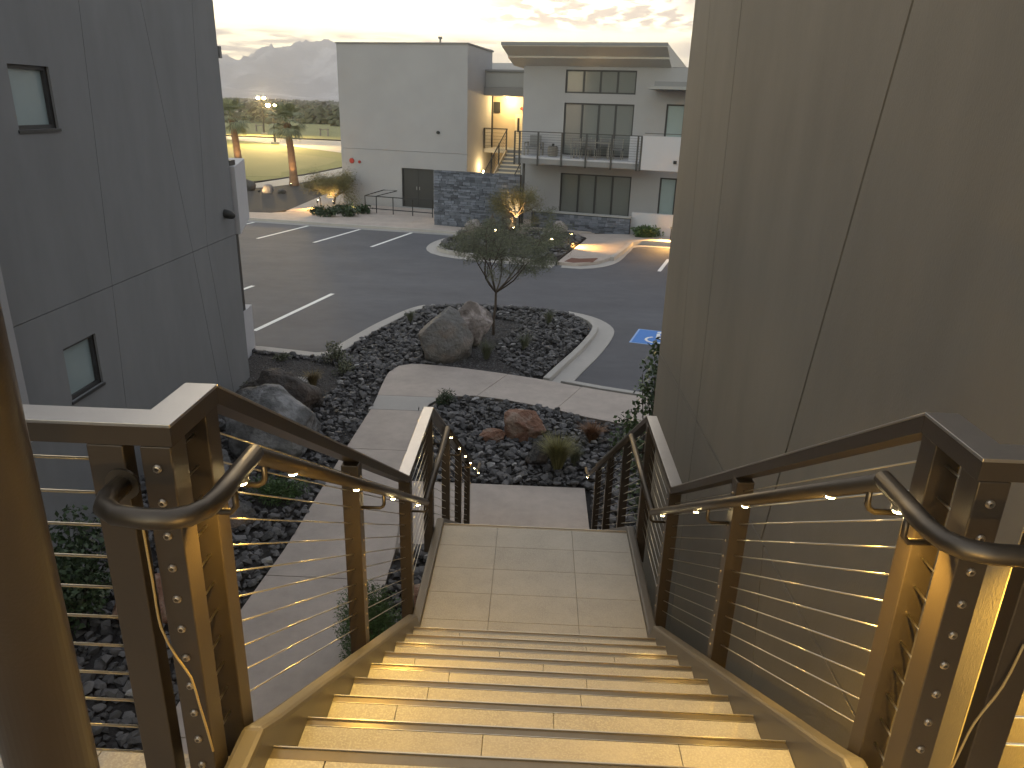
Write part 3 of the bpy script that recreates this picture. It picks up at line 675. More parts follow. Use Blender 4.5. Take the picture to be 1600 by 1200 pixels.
wbox('patio_wall', m_white, -6.08, -3, 34.92, 35.1, -.05, .96)

# stacked slate walls
def slate_wall(s0, s1, c, z1, label, capm=None, th=.35):
    r_ = empty('stone_wall', W((s0 + s1) / 2, c, 0), label, 'stone wall')
    MB().box(s0 + .02, s1 - .02, c + .05, c + th - .02, -.1, z1 - .02, W).build('core', m_joint, r_)
    rg = random.Random(int(s0 * 10)); mb = MB(); z = -.05; big = []
    while z < z1 - .03:
        h = min(rg.choice((.06, .08, .10, .13)), z1 - z); s = s0
        while s < s1 - .01:
            l = min(rg.uniform(.12, .42), s1 - s)
            if s1 - s - l < .12: l = s1 - s
            pr = rg.uniform(0, .045)
            args = (s + .006, s + l - .006, c - pr, c + .06, z + .005, z + h - .005)
            big.append(args); s += l
        z += h
    big.sort(key=lambda a: -(a[1] - a[0]) * (a[5] - a[4]))
    for a in big[:150]: MB().box(*a, W).build('stone', m_wallstone_o, r_)
    for a in big[150:]: mb.box(*a, W)
    if mb.v: mb.build('small_stones', m_wallstone, r_, kind='stuff')
    if capm: MB().box(s0 - .03, s1 + .03, c - .06, c + th, z1 + .002, z1 + .06, W).build('coping', capm, r_)
m_wallstone_o = mat('stacked slate single', (.13, .145, .18), .85, var=.2, vscale=6, obj_rand=.5, bump=.5, bscale=25)
slate_wall(-15.05, -10.85, 32.81, 2.5, 'tall stacked slate wall in front of the apartment stair')
slate_wall(-10.8, -6.08, 34.55, .72, 'low stacked slate wall with pale coping in front of the ground floor sliding doors', m_mid)

# lower pipe railing beside the tower door
pr_ = empty('pipe_railing', W(-18, 34.9, 0), 'low dark metal pipe railing along the ramp in front of the tower door', 'railing')
for s_ in (-19.9, -19.25, -18.3, -17.2, -16.1): MB().tube([W(s_, 34.9, 0), W(s_, 34.9, .84)], .025, 8).build('post', m_black, pr_)
for z_ in (.84, .22): MB().tube([W(-19.9, 34.9, z_), W(-16.1, 34.9, z_)], .025, 8).build('rail', m_black, pr_)
MB().tube([W(-19.9, 34.9, .84), W(-20.1, 37.3, .9), W(-19.3, 37.3, .9), W(-19.3, 34.95, .84)], .022, 8).build('return_rail', m_black, pr_)

# ================================================================== STAIRCASE
XA, XB = -.653, .836
NY = lambda k: 3.8088 - .2837 * k; NZ = lambda k: 2.18 + .175 * (k + 1)
st = empty('staircase', (.09, 5.34, 0), 'long straight outdoor staircase of beige tiled treads between dark steel stringers', 'staircase')
def tiles(parent, x0, x1, y0, y1, z, xs, th=.018):
    xs = [x0] + [x for x in xs if x0 + .05 < x < x1 - .05] + [x1]
    for a, b in zip(xs, xs[1:]): MB().box(a + .001, b - .001, y0 + .0015, y1 - .0015, z - th, z).build('tile', m_tile, parent, bevel=.0012)
rg = random.Random(3)
def tread(y_n, z, ybk, front=1, detail=True, jx=None):
    """y_n: nosing y; tread runs from y_n back to ybk (upslope = smaller y)"""
    t_ = MB().box(XA, XB, ybk, y_n - .004, z - .045, z - .019).build('tread', m_grout, st)
    tiles(t_, XA, XB, ybk, y_n - .034, z, jx or [rg.uniform(-.45, -.1), rg.uniform(.2, .5)])
    MB().box(XA, XB, y_n - .032, y_n - .004, z - .017, z - .003).build('nosing', m_nosing, t_)
    MB().box(XA, XB, y_n - .004, y_n, z - .045, z + .002).build('nosing_edge', m_edge, t_)
    MB().box(XA, XB, y_n - .0345, y_n - .0325, z - .01, z + .0008).build('nosing_joint', m_edge, t_)
    MB().box(XA, XB, y_n - .034, y_n - .022, z - .18, z - .046).build('riser', m_tile, t_)
jxs = [None, None, [-.10, .50], [-.5, .12], [-.3, .30], [-.35, .25], [-.42, .13], [-.10, .50]]
for k in range(8): tread(NY(k), NZ(k), NY(k + 1) - .022, jx=jxs[k])
# top floor
tf = MB().box(-3.2, 1.47, -2.6, 1.50, 3.50, 3.736).build('upper_floor', m_stringer, st)
for yy in range(4):
    for xx in range(7): 
        x0_ = -2.9 + .6 * xx; y1_ = 1.50 - .3 * yy
        MB().box(x0_, min(x0_ + .597, 1.46), y1_ - .297, y1_, 3.737, 3.755).build('tile', m_tile, tf, bevel=.0012)
MB().box(XA, XB, 1.503, 1.536, 3.739, 3.752).build('nosing', m_nosing, tf); MB().box(XA, XB, 1.537, 1.541, 3.71, 3.757).build('nosing_edge', m_edge, tf)
MB().box(XA, XB, 1.505, 1.52, 3.58, 3.71).build('riser', m_tile, tf)
# landing
LY0, LY1 = 3.8088 - .022, 5.3365
ld = MB().box(XA, XB, LY0, LY1 - .004, 1.98, 2.161).build('landing', m_grout, st)
rows = [LY1 - .034, 5.02, 4.72, 4.42, 4.12, 3.82, LY0]
for a, b in zip(rows, rows[1:]): tiles(ld, XA, XB, b, a, 2.18, [-.21, .39])
MB().box(XA, XB, LY1 - .032, LY1 - .004, 2.163, 2.177).build('nosing', m_nosing, ld); MB().box(XA, XB, LY1 - .004, LY1, 2.0, 2.182).build('nosing_edge', m_edge, ld)
for j in range(1, 12): tread(LY1 + .2837 * j, 2.18 - .1817 * j, LY1 + .2837 * (j - 1) - .02)
MB().box(XA, XB, 8.43, 8.445, .0, .14).build('riser', m_tile, st)
# stringers: web plate and a rounded top flange
for sg, xi in ((-1, XA), (1, XB)):
    xo = xi + sg * .062
    x0_, x1_ = min(xi, xo), max(xi, xo)
    def lin(y): return 2.18 + .175 + (3.8088 - y) * .175 / .2837
    prof = [(1.50, 3.86), (1.62, lin(1.62) + .075), (3.92, lin(3.92) + .075), (4.02, 2.215), (5.36, 2.215), (5.40, 2.19), (8.60, .17), (8.60, -.05), (8.2, -.05), (5.25, 1.84), (3.95, 1.84), (1.60, 3.30), (1.2, 3.30), (1.2, 3.86)]
    MB().prism(prof, x0_, x1_, lambda a, b, c: (c, a, b)).build('stringer', m_stringer, st, bevel=.014)

# ================================================================== GUARD RAILINGS
fit_me = None
def fitting_mesh():
    mb = MB(); n = 10
    for (x, r_) in ((0, .0098), (.003, .0098), (.0062, .0072), (.007, .0045), (.0015, .003)):
        for j in range(n): an = 2 * PI * j / n; mb.v.append((x, r_ * math.cos(an), r_ * math.sin(an)))
    for i in range(4):
        for j in range(n): mb.f.append((i * n + j, i * n + (j + 1) % n, (i + 1) * n + (j + 1) % n, (i + 1) * n + j))
    me = mb.mesh('cable_fitting'); me.materials.append(mat('cable fitting', (.48, .40, .31), .32, metal=.8)); return me
fit_me = fitting_mesh()
puck = MB().tube([(0, 0, .012), (0, 0, -.002)], .016, 12).mesh('led_puck'); puck.materials.append(m_edge)
pl_ = MB().tube([(0, 0, 0), (0, 0, -.004)], .011, 12).mesh('led_lens'); pl_.materials.append(m_lamp)
PUCK_W = .76
def puck_at(parent, p, x_aim, power=1.0, wide=150):
    o = link('led_puck', puck, None, parent, p)
    link('led_lens', pl_, None, parent, (p[0], p[1], p[2] - .004))
    l = bpy.data.lights.new('led_light', 'SPOT'); l.energy = PUCK_W * power; l.color = (1, .61, .11); l.spot_size = R(wide); l.spot_blend = 1.0; l.shadow_soft_size = .012
    lo_ = bpy.data.objects.new('led_light', l); COL.objects.link(lo_); lo_.location = Vector((p[0], p[1], p[2] - .012))
    lo_.rotation_euler = Vector((-x_aim, 0, 1)).normalized().to_track_quat('Z', 'Y').to_euler()
def inset_l(p, sg):
    e = .002 * -sg
    return [(p[0][0] - e, p[0][1]), (p[1][0] - e, p[1][1] + .002), (p[2][0], p[2][1] + .002), (p[3][0], p[3][1] - .002), (p[4][0] + e, p[4][1] - .002), (p[5][0] + e, p[5][1])]
def railing(sg, xc, xh, label):
    side = 'left' if sg < 0 else 'right'
    rt = empty('guard_railing', (xc, 5.3, 0), label, 'railing')
    w2 = .0375
    # cap rail pieces
    kn = [(1.598, 4.778), (4.13, 3.235), (5.26, 3.235), (8.74, 1.10)]
    for (a, b) in zip(kn, kn[1:]):
        (ya, za), (yb, zb) = a, b; t = .05
        MB().prism([(ya + .0005, za), (yb - .0005, zb), (yb - .0005, zb - .008), (ya + .0005, za - .008)], xc - w2, xc + w2, lambda p, q, r_: (r_, p, q)).build('cap_rail', m_cap, rt, bevel=.0015)
        MB().prism([(ya + .0005, za - .0085), (yb - .0005, zb - .0085), (yb - .0005, zb - t), (ya + .0005, za - t)], xc - w2 + .002, xc + w2 - .002, lambda p, q, r_: (r_, p, q)).build('top_channel', m_bronze, rt)
    xe = -3.1 if sg < 0 else 1.49
    xin = xc - sg * w2; xout = xc + sg * w2
    poly = [(xin, 1.597), (xin, 1.36), (xe, 1.36), (xe, 1.435), (xout, 1.435), (xout, 1.597)]
    MB().prism(poly, 4.770, 4.778).build('cap_rail', m_cap, rt, bevel=.0015)
    MB().prism(inset_l(poly, sg), 4.728, 4.7695).build('top_channel', m_bronze, rt)
    # posts
    def post(x, y, z0, z1, fx=.0325, fy=.034, fits=None, face=None, off=0.):
        p = MB().box(x - fx, x + fx, y - fy, y + fy, z0, z1).build('post', m_bronze, rt, bevel=.003)
        if fits:
            for z in fits:
                f = link('cable_fitting', fit_me, None, p, (x - sg * (fx + .0005) if face == 'in' else x + off, y if face == 'in' else y - fy - .0005, z))
                if face == 'in': f.rotation_euler = (0, 0, 0 if sg < 0 else PI)
                else: f.rotation_euler = (0, 0, -PI / 2)
                WP[f] = None
                if face == 'in': f.scale = (.6, .6, .6)
        return p
    cz = [.10 + .080 * i for i in range(11)]
    capz = lambda y: (4.778 if y < 1.6 else 4.778 - (y - 1.598) * (1.543 / 2.532) if y < 4.13 else 3.235 if y < 5.26 else 3.235 - (y - 5.26) * (2.135 / 3.48))
    zs = [4.778 - c for c in cz]
    post(xc, 1.565, 3.40, 4.727, .0325, .032)                                            # knee
    post(xc, 1.395, 3.40, 4.727, .0325, .034, zs, 'front')                               # corner
    post(xc + sg * (.105 if sg < 0 else .152), 1.383, 3.40, 4.727, .038, .022)                                  # return
    if sg < 0:
        for x_ in (-1.95, -3.06): post(x_, 1.395, 3.40, 4.727, .03, .034)
    else:
        post(1.46, 1.395, 3.40, 4.727, .02, .034)
    for y in (2.90, 4.19, 5.21, 6.35, 7.52, 8.68):
        zc_ = capz(y); base = (2.0 if 4.1 < y < 5.25 else capz(y) - 1.33)
        post(xc, y, max(base, -.02), zc_ - .052, .037, .037, [zc_ - c - .02 for c in cz], 'in')
    # cables
    secs = [(1.598, 4.13), (4.21, 5.19), (5.26, 8.66)]
    for ya, yb in secs:
        for c in cz: MB().tube([(xc, ya, capz(ya) - c - .015), (xc, yb, capz(yb) - c - .015)], .0026, 6).build('cable', m_cable, rt, smooth=True)
    for z in zs:
        MB().tube([(xc, 1.43, z), (xc, 1.533, z)], .0032, 6).build('cable', m_cable, rt, smooth=True)
        MB().tube([(xc + sg * .145, 1.383, z + .005), (xe + sg * .0, 1.383, z + .005)], .0034, 6).build('cable', m_cable, rt, smooth=True)
    # handrail
    hz_ = lambda y: (4.64 if y < 1.53 else 4.64 - (y - 1.53) * (1.60 / 2.62) if y < 4.15 else 3.04 if y < 5.30 else 3.04 - (y - 5.30) * .6135)
    arc_ = []
    if sg < 0:
        arc_ = [(xh - .215, 1.362, 4.64), (xh - .215, 1.30, 4.64), (xh - .20, 1.262, 4.64), (xh - .165, 1.237, 4.64), (xh - .10, 1.227, 4.64), (xh - .055, 1.23, 4.64), (xh - .025, 1.245, 4.64), (xh - .006, 1.275, 4.64), (xh, 1.32, 4.64)]
    else:
        arc_ = [(1.40, 1.232, 4.64), (xh + .13, 1.232, 4.64), (xh + .075, 1.234, 4.64), (xh + .035, 1.248, 4.64), (xh + .01, 1.275, 4.64), (xh, 1.32, 4.64)]
    pts = arc_ + [(xh, 1.53, 4.64)]
    hr = MB().tube(pts, .0212, 16).build('handrail', m_steel, rt, smooth=True)
    MB().tube([(xh, 1.515, 4.641), (xh, 4.15, 3.04)], .0208, 16).build('handrail', m_steel, rt, smooth=True)
    MB().tube([(xh, 4.14, 3.042), (xh, 5.31, 3.042)], .0212, 16).build('handrail', m_steel, rt, smooth=True)
    MB().tube([(xh, 5.295, 3.046), (xh, 8.62, .996), (xh, 8.80, .93), (xh, 9.0, .90)], .0208, 16).build('handrail', m_steel, rt, smooth=True)
    if sg < 0: MB().tube([(xh - .215, 1.354, 4.64), (xh - .215, 1.361, 4.64)], .036, 16).build('flange', m_steel, hr, smooth=False)
    for y in (1.56, 2.90, 4.19, 5.21, 6.35, 7.52, 8.60):
        z = hz_(y); b = z - .02
        xp_ = xc - sg * .0325
        if y < 1.6: y = 1.575
        pth = [(xh, y, b), (xh, y, b - .05), (xh + sg * .006, y, b - .062), (xh + sg * .018, y, b - .07), (xp_ - sg * .0, y, b - .07)]
        MB().tube(pth, .0075, 8).build('bracket', m_steel, hr, smooth=True)
        MB().tube([(xp_ - sg * .004, y, b - .07), (xp_, y, b - .07)], .016, 10).build('bracket_plate', m_steel, hr)
    yb_ = 1.40; pth = [(xh + sg * .0, yb_, 4.62), (xh, yb_, 4.575), (xh + sg * .012, yb_, 4.56), (xc - sg * .0325, yb_, 4.56)]
    MB().tube(pth, .0075, 8).build('bracket', m_steel, hr, smooth=True)
    pw_ = {1.44: 1.6, 1.77: 1.2, 2.43: 2.6, 3.10: 2.3, 3.83: .5} if sg < 0 else {1.44: 3.2, 1.77: 1.8, 2.43: .6, 3.10: .4, 3.83: .25}
    for y in (1.44, 1.77, 2.43, 3.10, 3.83, 4.60, 5.56, 6.25, 6.87, 7.50, 8.10, 8.72):
        if sg > 0 and 4 < y < 8.5: continue
        puck_at(hr, (xh, y, hz_(y) - .024), -sg * .12, pw_.get(y, .12))
    return rt
rl = railing(-1, -.7575, -.62, 'bronze cable railing with metal handrail down the left side of the stair')
rr = railing(1, .9325, .80, 'bronze cable railing with metal handrail down the right side of the stair')
# loose wires running down two posts
MB().tube(dense([(-.80, 1.345, 4.56), (-.795, 1.34, 4.42), (-.79, 1.335, 4.30), (-.765, 1.335, 4.22), (-.742, 1.34, 4.16), (-.735, 1.345, 4.08), (-.728, 1.35, 4.0), (-.722, 1.353, 3.93)], .03), .0028, 6).build('wire', m_wire, None, 'thin tan wire hanging loose down the left corner post', 'wire', smooth=True, loc=(-.77, 1.34, 4.2))
MB().tube(dense([(1.08, 1.35, 4.35), (1.06, 1.345, 4.24), (1.02, 1.34, 4.14), (1.01, 1.345, 4.04), (1.0, 1.35, 3.94)], .03), .0028, 6).build('wire', m_wire, None, 'thin tan wire hanging loose beside the right return post', 'wire', smooth=True, loc=(1.03, 1.34, 4.1))
# near round column at the left edge
rc = empty('round_column', (-.665, .80, 3.755), 'thick round bronze column at the left edge, closest to the viewer', 'column')
MB().tube([(-.665, .80, 3.77), (-.665, .80, 7.6)], .055, 40).build('shaft', m_bronze, rc, smooth=False)
for p in rc.children[0].data.polygons: p.use_smooth = len(p.vertices) == 4
MB().tube([(-.665, .80, 3.756), (-.665, .80, 3.77)], .09, 24).build('base_plate', m_bronze, rc)

# ================================================================== STONES
cinv = cam.matrix_world.inverted()
def in_view(p):
    q = cinv @ Vector(p)
    if q.z > -.3: return False
    f = 1171.48; u = 800 + f * q.x / -q.z; v = 600 - f * q.y / -q.z
    return -20 < u < 1620 and -20 < v < 1220
protos = []
for i in range(9):
    rg = random.Random(100 + i)
    protos.append(hull_stone(100 + i, rg.choice((11, 13, 15)), (1, rg.uniform(.65, .9), rg.uniform(.42, .65))))
proto_me = []
for i, (vs, fs) in enumerate(protos):
    me = bpy.data.meshes.new('stone'); me.from_pydata(vs, [], fs); me.materials.append(m_stone_o); proto_me.append(me)
    me2 = me.copy(); me2.materials.clear(); me2.materials.append(m_stone_w); proto_me.append(me2)
avoid = []      # discs (x, y, r) kept free
def scatter(poly, spacing, r0, r1, z, seed, excl=(), dens=1.):
    rg = random.Random(seed); xs = [p[0] for p in poly]; ys_ = [p[1] for p in poly]; o = []
    y = min(ys_)
    while y < max(ys_):
        x = min(xs)
        while x < max(xs):
            px = x + rg.uniform(-.5, .5) * spacing; py = y + rg.uniform(-.5, .5) * spacing; x += spacing
            if rg.random() > dens or not inside((px, py), poly) or any(inside((px, py), e) for e in excl): continue
            if any((px - a) ** 2 + (py - b) ** 2 < c * c for a, b, c in avoid): continue
            r_ = r0 + (r1 - r0) * rg.random() ** 2.2
            pz = z + r_ * rg.uniform(.15, .55) + .03 * mnoise.noise(Vector((px, py, 0)))
            o.append((px, py, pz, r_, rg.randrange(9), rg.uniform(0, 6.28), rg.uniform(-.5, .5), rg.uniform(-.5, .5), rg.random() < .022))
        y += spacing
    return o
avoid += [(-4.55, 12.75, .45), (-4.15, 11.1, .55), (-1.95, 16.2, .5), (-.1, 12.0, .22), (-1.5, 6.2, .35), (-3.6, 9.4, .3)]
mulch_zone = [(-1.55, 19.9), (-.2, 19.4), (-.55, 18.3), (-.85, 17.2), (-.70, 16.2), (-.05, 15.25), (-1.0, 15.3), (-2.0, 15.6), (-1.4, 16.8)]
wl_pts = [(x - .03, y) for x, y in WL if y < 15.1 and x < -2]
bedA = [(-4.6, 2.0)] + [(-3.38, 2.0)] + wl_pts + [(-2.8, 15.60), (-4.2, 16.0), (-4.05, 14.9), (-3.85, 13.9), (-4.6, 13.0), (-5.75, 12.0), (-5.75, 8), (-5.1, 7), (-4.6, 6.1)]
kin = offset([tuple(p) for p in kp if p[1] > 15.95 or p[0] > -4.6], -.10)
bedB = [p for p in kin if p[1] > 15.3] + [(.15, 15.08)] + [(x, y + .05) for x, y in WL[::-1] if -4 < x < .1 and y > 14.9]
bedC = [(x + .05, y - .05) for x, y in WR2 if x < 4.0] + [(4.0, 8.0), (1.45, 8.0), (1.40, 5.4), (.98, 5.4), (.98, 10.2), (-.8, 10.2), (-1.80, 10.25)]
bedD = [(-1.56, 2.0), (-1.60, 8.30), (-.80, 8.36), (-.80, 2.0)]
beds = [('left', bedA, .098, .042, .098), ('island', bedB, .098, .042, .10), ('front', bedC, .092, .042, .10), ('side', bedD, .10, .045, .11)]
allst = []
roots = {}
for i, (nm, poly, sp, r0, r1) in enumerate(beds):
    rt = MB().prism(poly, -.12, -.06 - .004 * i).build('rock_bed', m_soil, kind='structure'); roots[i] = rt
    for s_ in scatter(poly, sp, r0, r1, -.05, 50 + i, [mulch_zone]): allst.append((i, s_))
    for s_ in scatter(poly, sp * 2.1, r1 * .75, r1 * 1.15, -.02, 80 + i, [mulch_zone], .75): allst.append((i, s_))
camp = Vector((0, 0, 5.4))
key = lambda t: -(t[1][3] / (Vector(t[1][:3]) - camp).length) if in_view(t[1][:3]) else 0
for p in dense([(-2.95, 20.45), (-2.3, 20.75), (-1.3, 20.85), (-.2, 20.8), (0.65, 20.55), (1.1, 20.2)], .085):
    for q in range(3): allst.append((1, (p[0] + random.uniform(-.05, .05), p[1] - q * .1 + random.uniform(-.05, .05), .0 + .02 * q, random.uniform(.07, .12), random.randrange(9), random.uniform(0, 6), .2, .3, False)))
allst.sort(key=key)
bulk = {i: MB() for i in roots}
for n_, (i, s_) in enumerate(allst):
    px, py, pz, r_, k, a, b, c, pale = s_
    if n_ < 290:
        o = link('stone', proto_me[2 * k + (1 if pale else 0)], None, roots[i], (px, py, pz)); o.scale = (r_, r_, r_); o.rotation_euler = (b, c, a)
    else:
        Mx = Matrix.Rotation(a, 3, 'Z') @ Matrix.Rotation(c, 3, 'Y') @ Matrix.Rotation(b, 3, 'X'); vs, fs = protos[k]
        bulk[i].add([tuple((Mx @ Vector(v)) * r_ + Vector((px, py, pz))) for v in vs], fs)
for i in bulk: bulk[i].build('stones', m_stone, roots[i], kind='stuff', fix=False)
# pale pebbles sprinkled through the bulk
rg = random.Random(5); mb = MB()
for i, s_ in allst[290:]:
    if rg.random() < .018:
        vs, fs = protos[s_[4]]; r_ = s_[3] * .8
        mb.add([(v[0] * r_ + s_[0], v[1] * r_ + s_[1], v[2] * r_ + s_[2] + .045) for v in vs], fs)
mb.build('pale_stones', m_stone_w, roots[0], kind='stuff', fix=False)
# coarse mulch lumps where there is bare soil
def crumbs(poly, n, r, M, seed, z, parent, name='mulch'):
    rg = random.Random(seed); mb = MB(); xs = [p[0] for p in poly]; ys_ = [p[1] for p in poly]; c = 0
    while c < n:
        px = rg.uniform(min(xs), max(xs)); py = rg.uniform(min(ys_), max(ys_))
        if not inside((px, py), poly): continue
        vs, fs = protos[rg.randrange(9)]; s_ = r * rg.uniform(.4, 1.3); a = rg.uniform(0, 6.28); ca, sa = math.cos(a), math.sin(a)
        mb.add([((v[0] * ca - v[1] * sa) * s_ + px, (v[0] * sa + v[1] * ca) * s_ + py, v[2] * s_ + z) for v in vs], fs); c += 1
    mb.build(name, M, parent, kind='stuff', fix=False)
crumbs(mulch_zone, 2600, .022, m_stone, 4, -.05, roots[1])
MB().prism(mulch_zone, -.12, -.055).build('mulch_patch', m_earth, kind='structure')
leftm = [(-6.25, 14.6), (-6.3, 16.2), (-5.5, 15.95), (-4.85, 15.85), (-4.4, 15.85), (-4.05, 14.9), (-3.85, 13.9), (-4.6, 13.0), (-5.75, 12.0), (-5.8, 14.4)]
lm_ = MB().prism(leftm, -.14, -.062).build('mulch_patch', m_earth, kind='structure')
crumbs(leftm, 2600, .020, m_stone, 9, -.06, lm_)

# ================================================================== BOULDERS
def bld(loc, size, seed, M, label, rot=(0, 0, 0), **k):
    o = link('boulder', boulder_mesh('boulder', seed, size, **k), M, None, loc, label, 'boulder'); o.rotation_euler = rot; return o
bld((-4.55, 12.85, .22), (.80, .42, .48), 11, m_boul_b, 'long brown black boulder lying behind the veined boulder, near the left building', (0, .12, -.25), flat=.82)
bld((-4.20, 11.15, .30), (.82, .70, .70), 17, m_boul_d, 'large dark boulder with pale veins, seen just beyond the left railing', (0, .1, -.2), flat=.82)
bld((-4.9, 9.9, .15), (.55, .5, .5), 19, m_boul_d, 'dark veined boulder half hidden behind the knee of the left railing')
bld((-4.0, 8.75, .02), (.42, .34, .30), 23, m_boul, 'low grey boulder below the juniper mound in the left rock bed')
bld((-4.15, 6.75, .12), (.40, .34, .36), 29, m_red, 'pinkish boulder under the dark leafy shrub on the left', flat=.7)
bld((-2.0, 16.25, .36), (.72, .55, .76), 63, m_boul_m, 'biggest grey boulder in the middle island, left of the small tree', (.05, .12, .35), flat=.74, cuts=9)
bld((-1.50, 17.25, .38), (.62, .5, .64), 41, m_boul_t, 'pale topped boulder right behind the biggest grey boulder', (0, 0, .4), flat=.74)
bld((-.08, 12.05, .12), (.54, .32, .31), 43, m_red, 'angular reddish boulder in the rock bed at the stair foot', (.05, .08, -.15), flat=.62, cuts=10)
bld((-.62, 11.85, .02), (.26, .16, .14), 47, m_red, 'small reddish rock left of the angular red boulder')
bld((.22, 10.95, .12), (.24, .20, .30), 53, m_boul, 'dark pointed rock beside the olive grass tuft', (0, .3, 0), flat=.6)
bld((-1.15, 7.2, .02), (.22, .2, .2), 59, m_red, 'small reddish rock by the round green shrub beside the stair')
# pale flat rock edging near path
for i, (a, b, t) in enumerate([((-2.79, 34.0, .22), (.50, .4, .38), 'pale boulder at the left end of the far planting island'), ((-1.95, 33.75, .38), (.20, .2, .55), 'tall dark standing stone with a small light at its foot'), ((-1.25, 34.5, .40), (.32, .25, .58), 'black upright boulder beneath the lit tree'), ((1.12, 34.1, .32), (.38, .3, .32), 'pale boulder in front of the low slate wall'), ((-3.0, 32.6, .12), (.5, .35, .25), 'flat grey boulder near the rounded tip of the far island'), ((-.6, 33.0, .1), (.4, .35, .26), 'grey boulder among the low planting of the far island'), ((-18.0, 47.3, .3), (.6, .45, .42), 'grey boulder at the edge of the mulch bed beside the cart path'), ((-16.3, 46.2, .18), (.42, .36, .34), 'boulder lit by a spotlight in the dark mulch bed'), ((-15.5, 46.2, .1), (.3, .28, .2), 'small rock to the right of the spotlit boulder'), ((-13.8, 48.5, .2), (.6, .4, .36), 'dark rock right of the nearer palm trunk'), ((-14.9, 50.0, .15), (.5, .35, .28), 'dark rock behind the nearer palm trunk'), ((-13.2, 47.1, .15), (.4, .3, .25), 'dark rock near the lit olive tree')]):
    bld(a, b, 70 + i, (m_boul_p, m_boul_b, m_boul_b, m_boul_p, m_boul, m_boul, m_boul, m_boul_p, m_boul, m_boul_b, m_boul_b, m_boul_b)[i], t, sub=3)

# ================================================================== PLANTS
def twig_tree(name, base, spec, label, barkM, leafM, seed, height, spread, trunk_r, fork_z, nlimb, leaf_n, leaf_size, group=None, jit=.05, cat='tree', sparse=1., drop=.2, flat=1.):
    t_ = empty(name, base, label, cat, group); rg = random.Random(seed); tk = MB(); lf = MB(); b = Vector(base)
    fork = b + Vector(spec) if spec else b + Vector((0, 0, fork_z))
    tk.tube([b - Vector((0, 0, .1)), b.lerp(fork, .35) + Vector((rg.uniform(-.03, .03), 0, 0)), b.lerp(fork, .7) + Vector((rg.uniform(-.03, .03), 0, 0)), fork], [trunk_r * 1.15, trunk_r, trunk_r * .9, trunk_r * .85], 8)
    ends = []
    def grow(p, d, ln, r_, dep):
        n = 4; pts = [p]; q = p; dd_ = d
        for i in range(n):
            dd_ = (dd_ + Vector((rg.gauss(0, .16), rg.gauss(0, .16), rg.gauss(0, .10) + (.06 if dep < 2 else -.10 * drop * 5)))).normalized()
            q = q + dd_ * ln / n; pts.append(q)
        tk.tube(pts, [r_ * (1 - .45 * i / n) for i in range(n + 1)], 5 if dep else 7, caps=False)
        if dep >= 2:
            for k_ in range(int(leaf_n * ln * 3 * sparse)):
                c = pts[rg.randrange(1, n + 1)].lerp(pts[rg.randrange(0, n)], rg.random()) + Vector((rg.gauss(0, jit), rg.gauss(0, jit), rg.gauss(-.02, jit)))
                a = Vector((rg.gauss(0, 1), rg.gauss(0, 1), rg.gauss(-drop, 1))).normalized() * leaf_size * rg.uniform(.5, 1.4); w_ = a.orthogonal().normalized() * leaf_size * .17
                lf.add([c, c + a * .5 + w_, c + a, c + a * .5 - w_], [(0, 1, 2, 3)])
        if dep < 3:
            for k_ in range(rg.choice((2, 3, 3)) + (dep > 0)):
                ii = rg.randrange(2, n + 1); ax = Vector((rg.gauss(0, 1), rg.gauss(0, 1), rg.gauss(0, .45 * flat))).normalized()
                nd = (dd_ * .75 + ax * .75).normalized(); grow(pts[ii], nd, ln * rg.uniform(.5, .75), r_ * .5, dep + 1)
    for i in range(nlimb):
        an = 2 * PI * i / nlimb + rg.uniform(-.3, .3); el = rg.uniform(.5, 1.2)
        d = Vector((math.cos(an) * spread, math.sin(an) * spread, el * height)).normalized()
        grow(fork, d, rg.uniform(.8, 1.1) * math.hypot(spread, height * .8) * .6, trunk_r * .62, 0)
    tk.build('trunk', barkM, t_, smooth=True, fix=False); lf.build('crown', leafM, t_, fix=False)
    return t_
twig_tree('small_tree', (-.96, 18.2, -.08), (.04, 0, 1.12), 'slender young tree with thin feathery grey green crown on the middle island', m_bark, m_leaf_tree, 21, 1.8, 1.68, .035, 1.1, 8, 66, .044, drop=.35, flat=.6)
twig_tree('lit_tree', (-.95, 34.6, .02), (.05, 0, .65), 'thin multi stemmed tree lit gold from below against the slate walls', m_bark, m_leaf_y, 33, 1.25, .9, .05, .6, 6, 55, .055, drop=.1, jit=.14)
twig_tree('lit_shrub_tree', (-11.2, 42.0, 0), (.1, 0, .4), 'wide bushy olive tree lit from below at the left corner of the tower', m_bark, m_leaf_y, 39, 1.0, 1.25, .07, .4, 8, 80, .065, drop=.05, jit=.2)

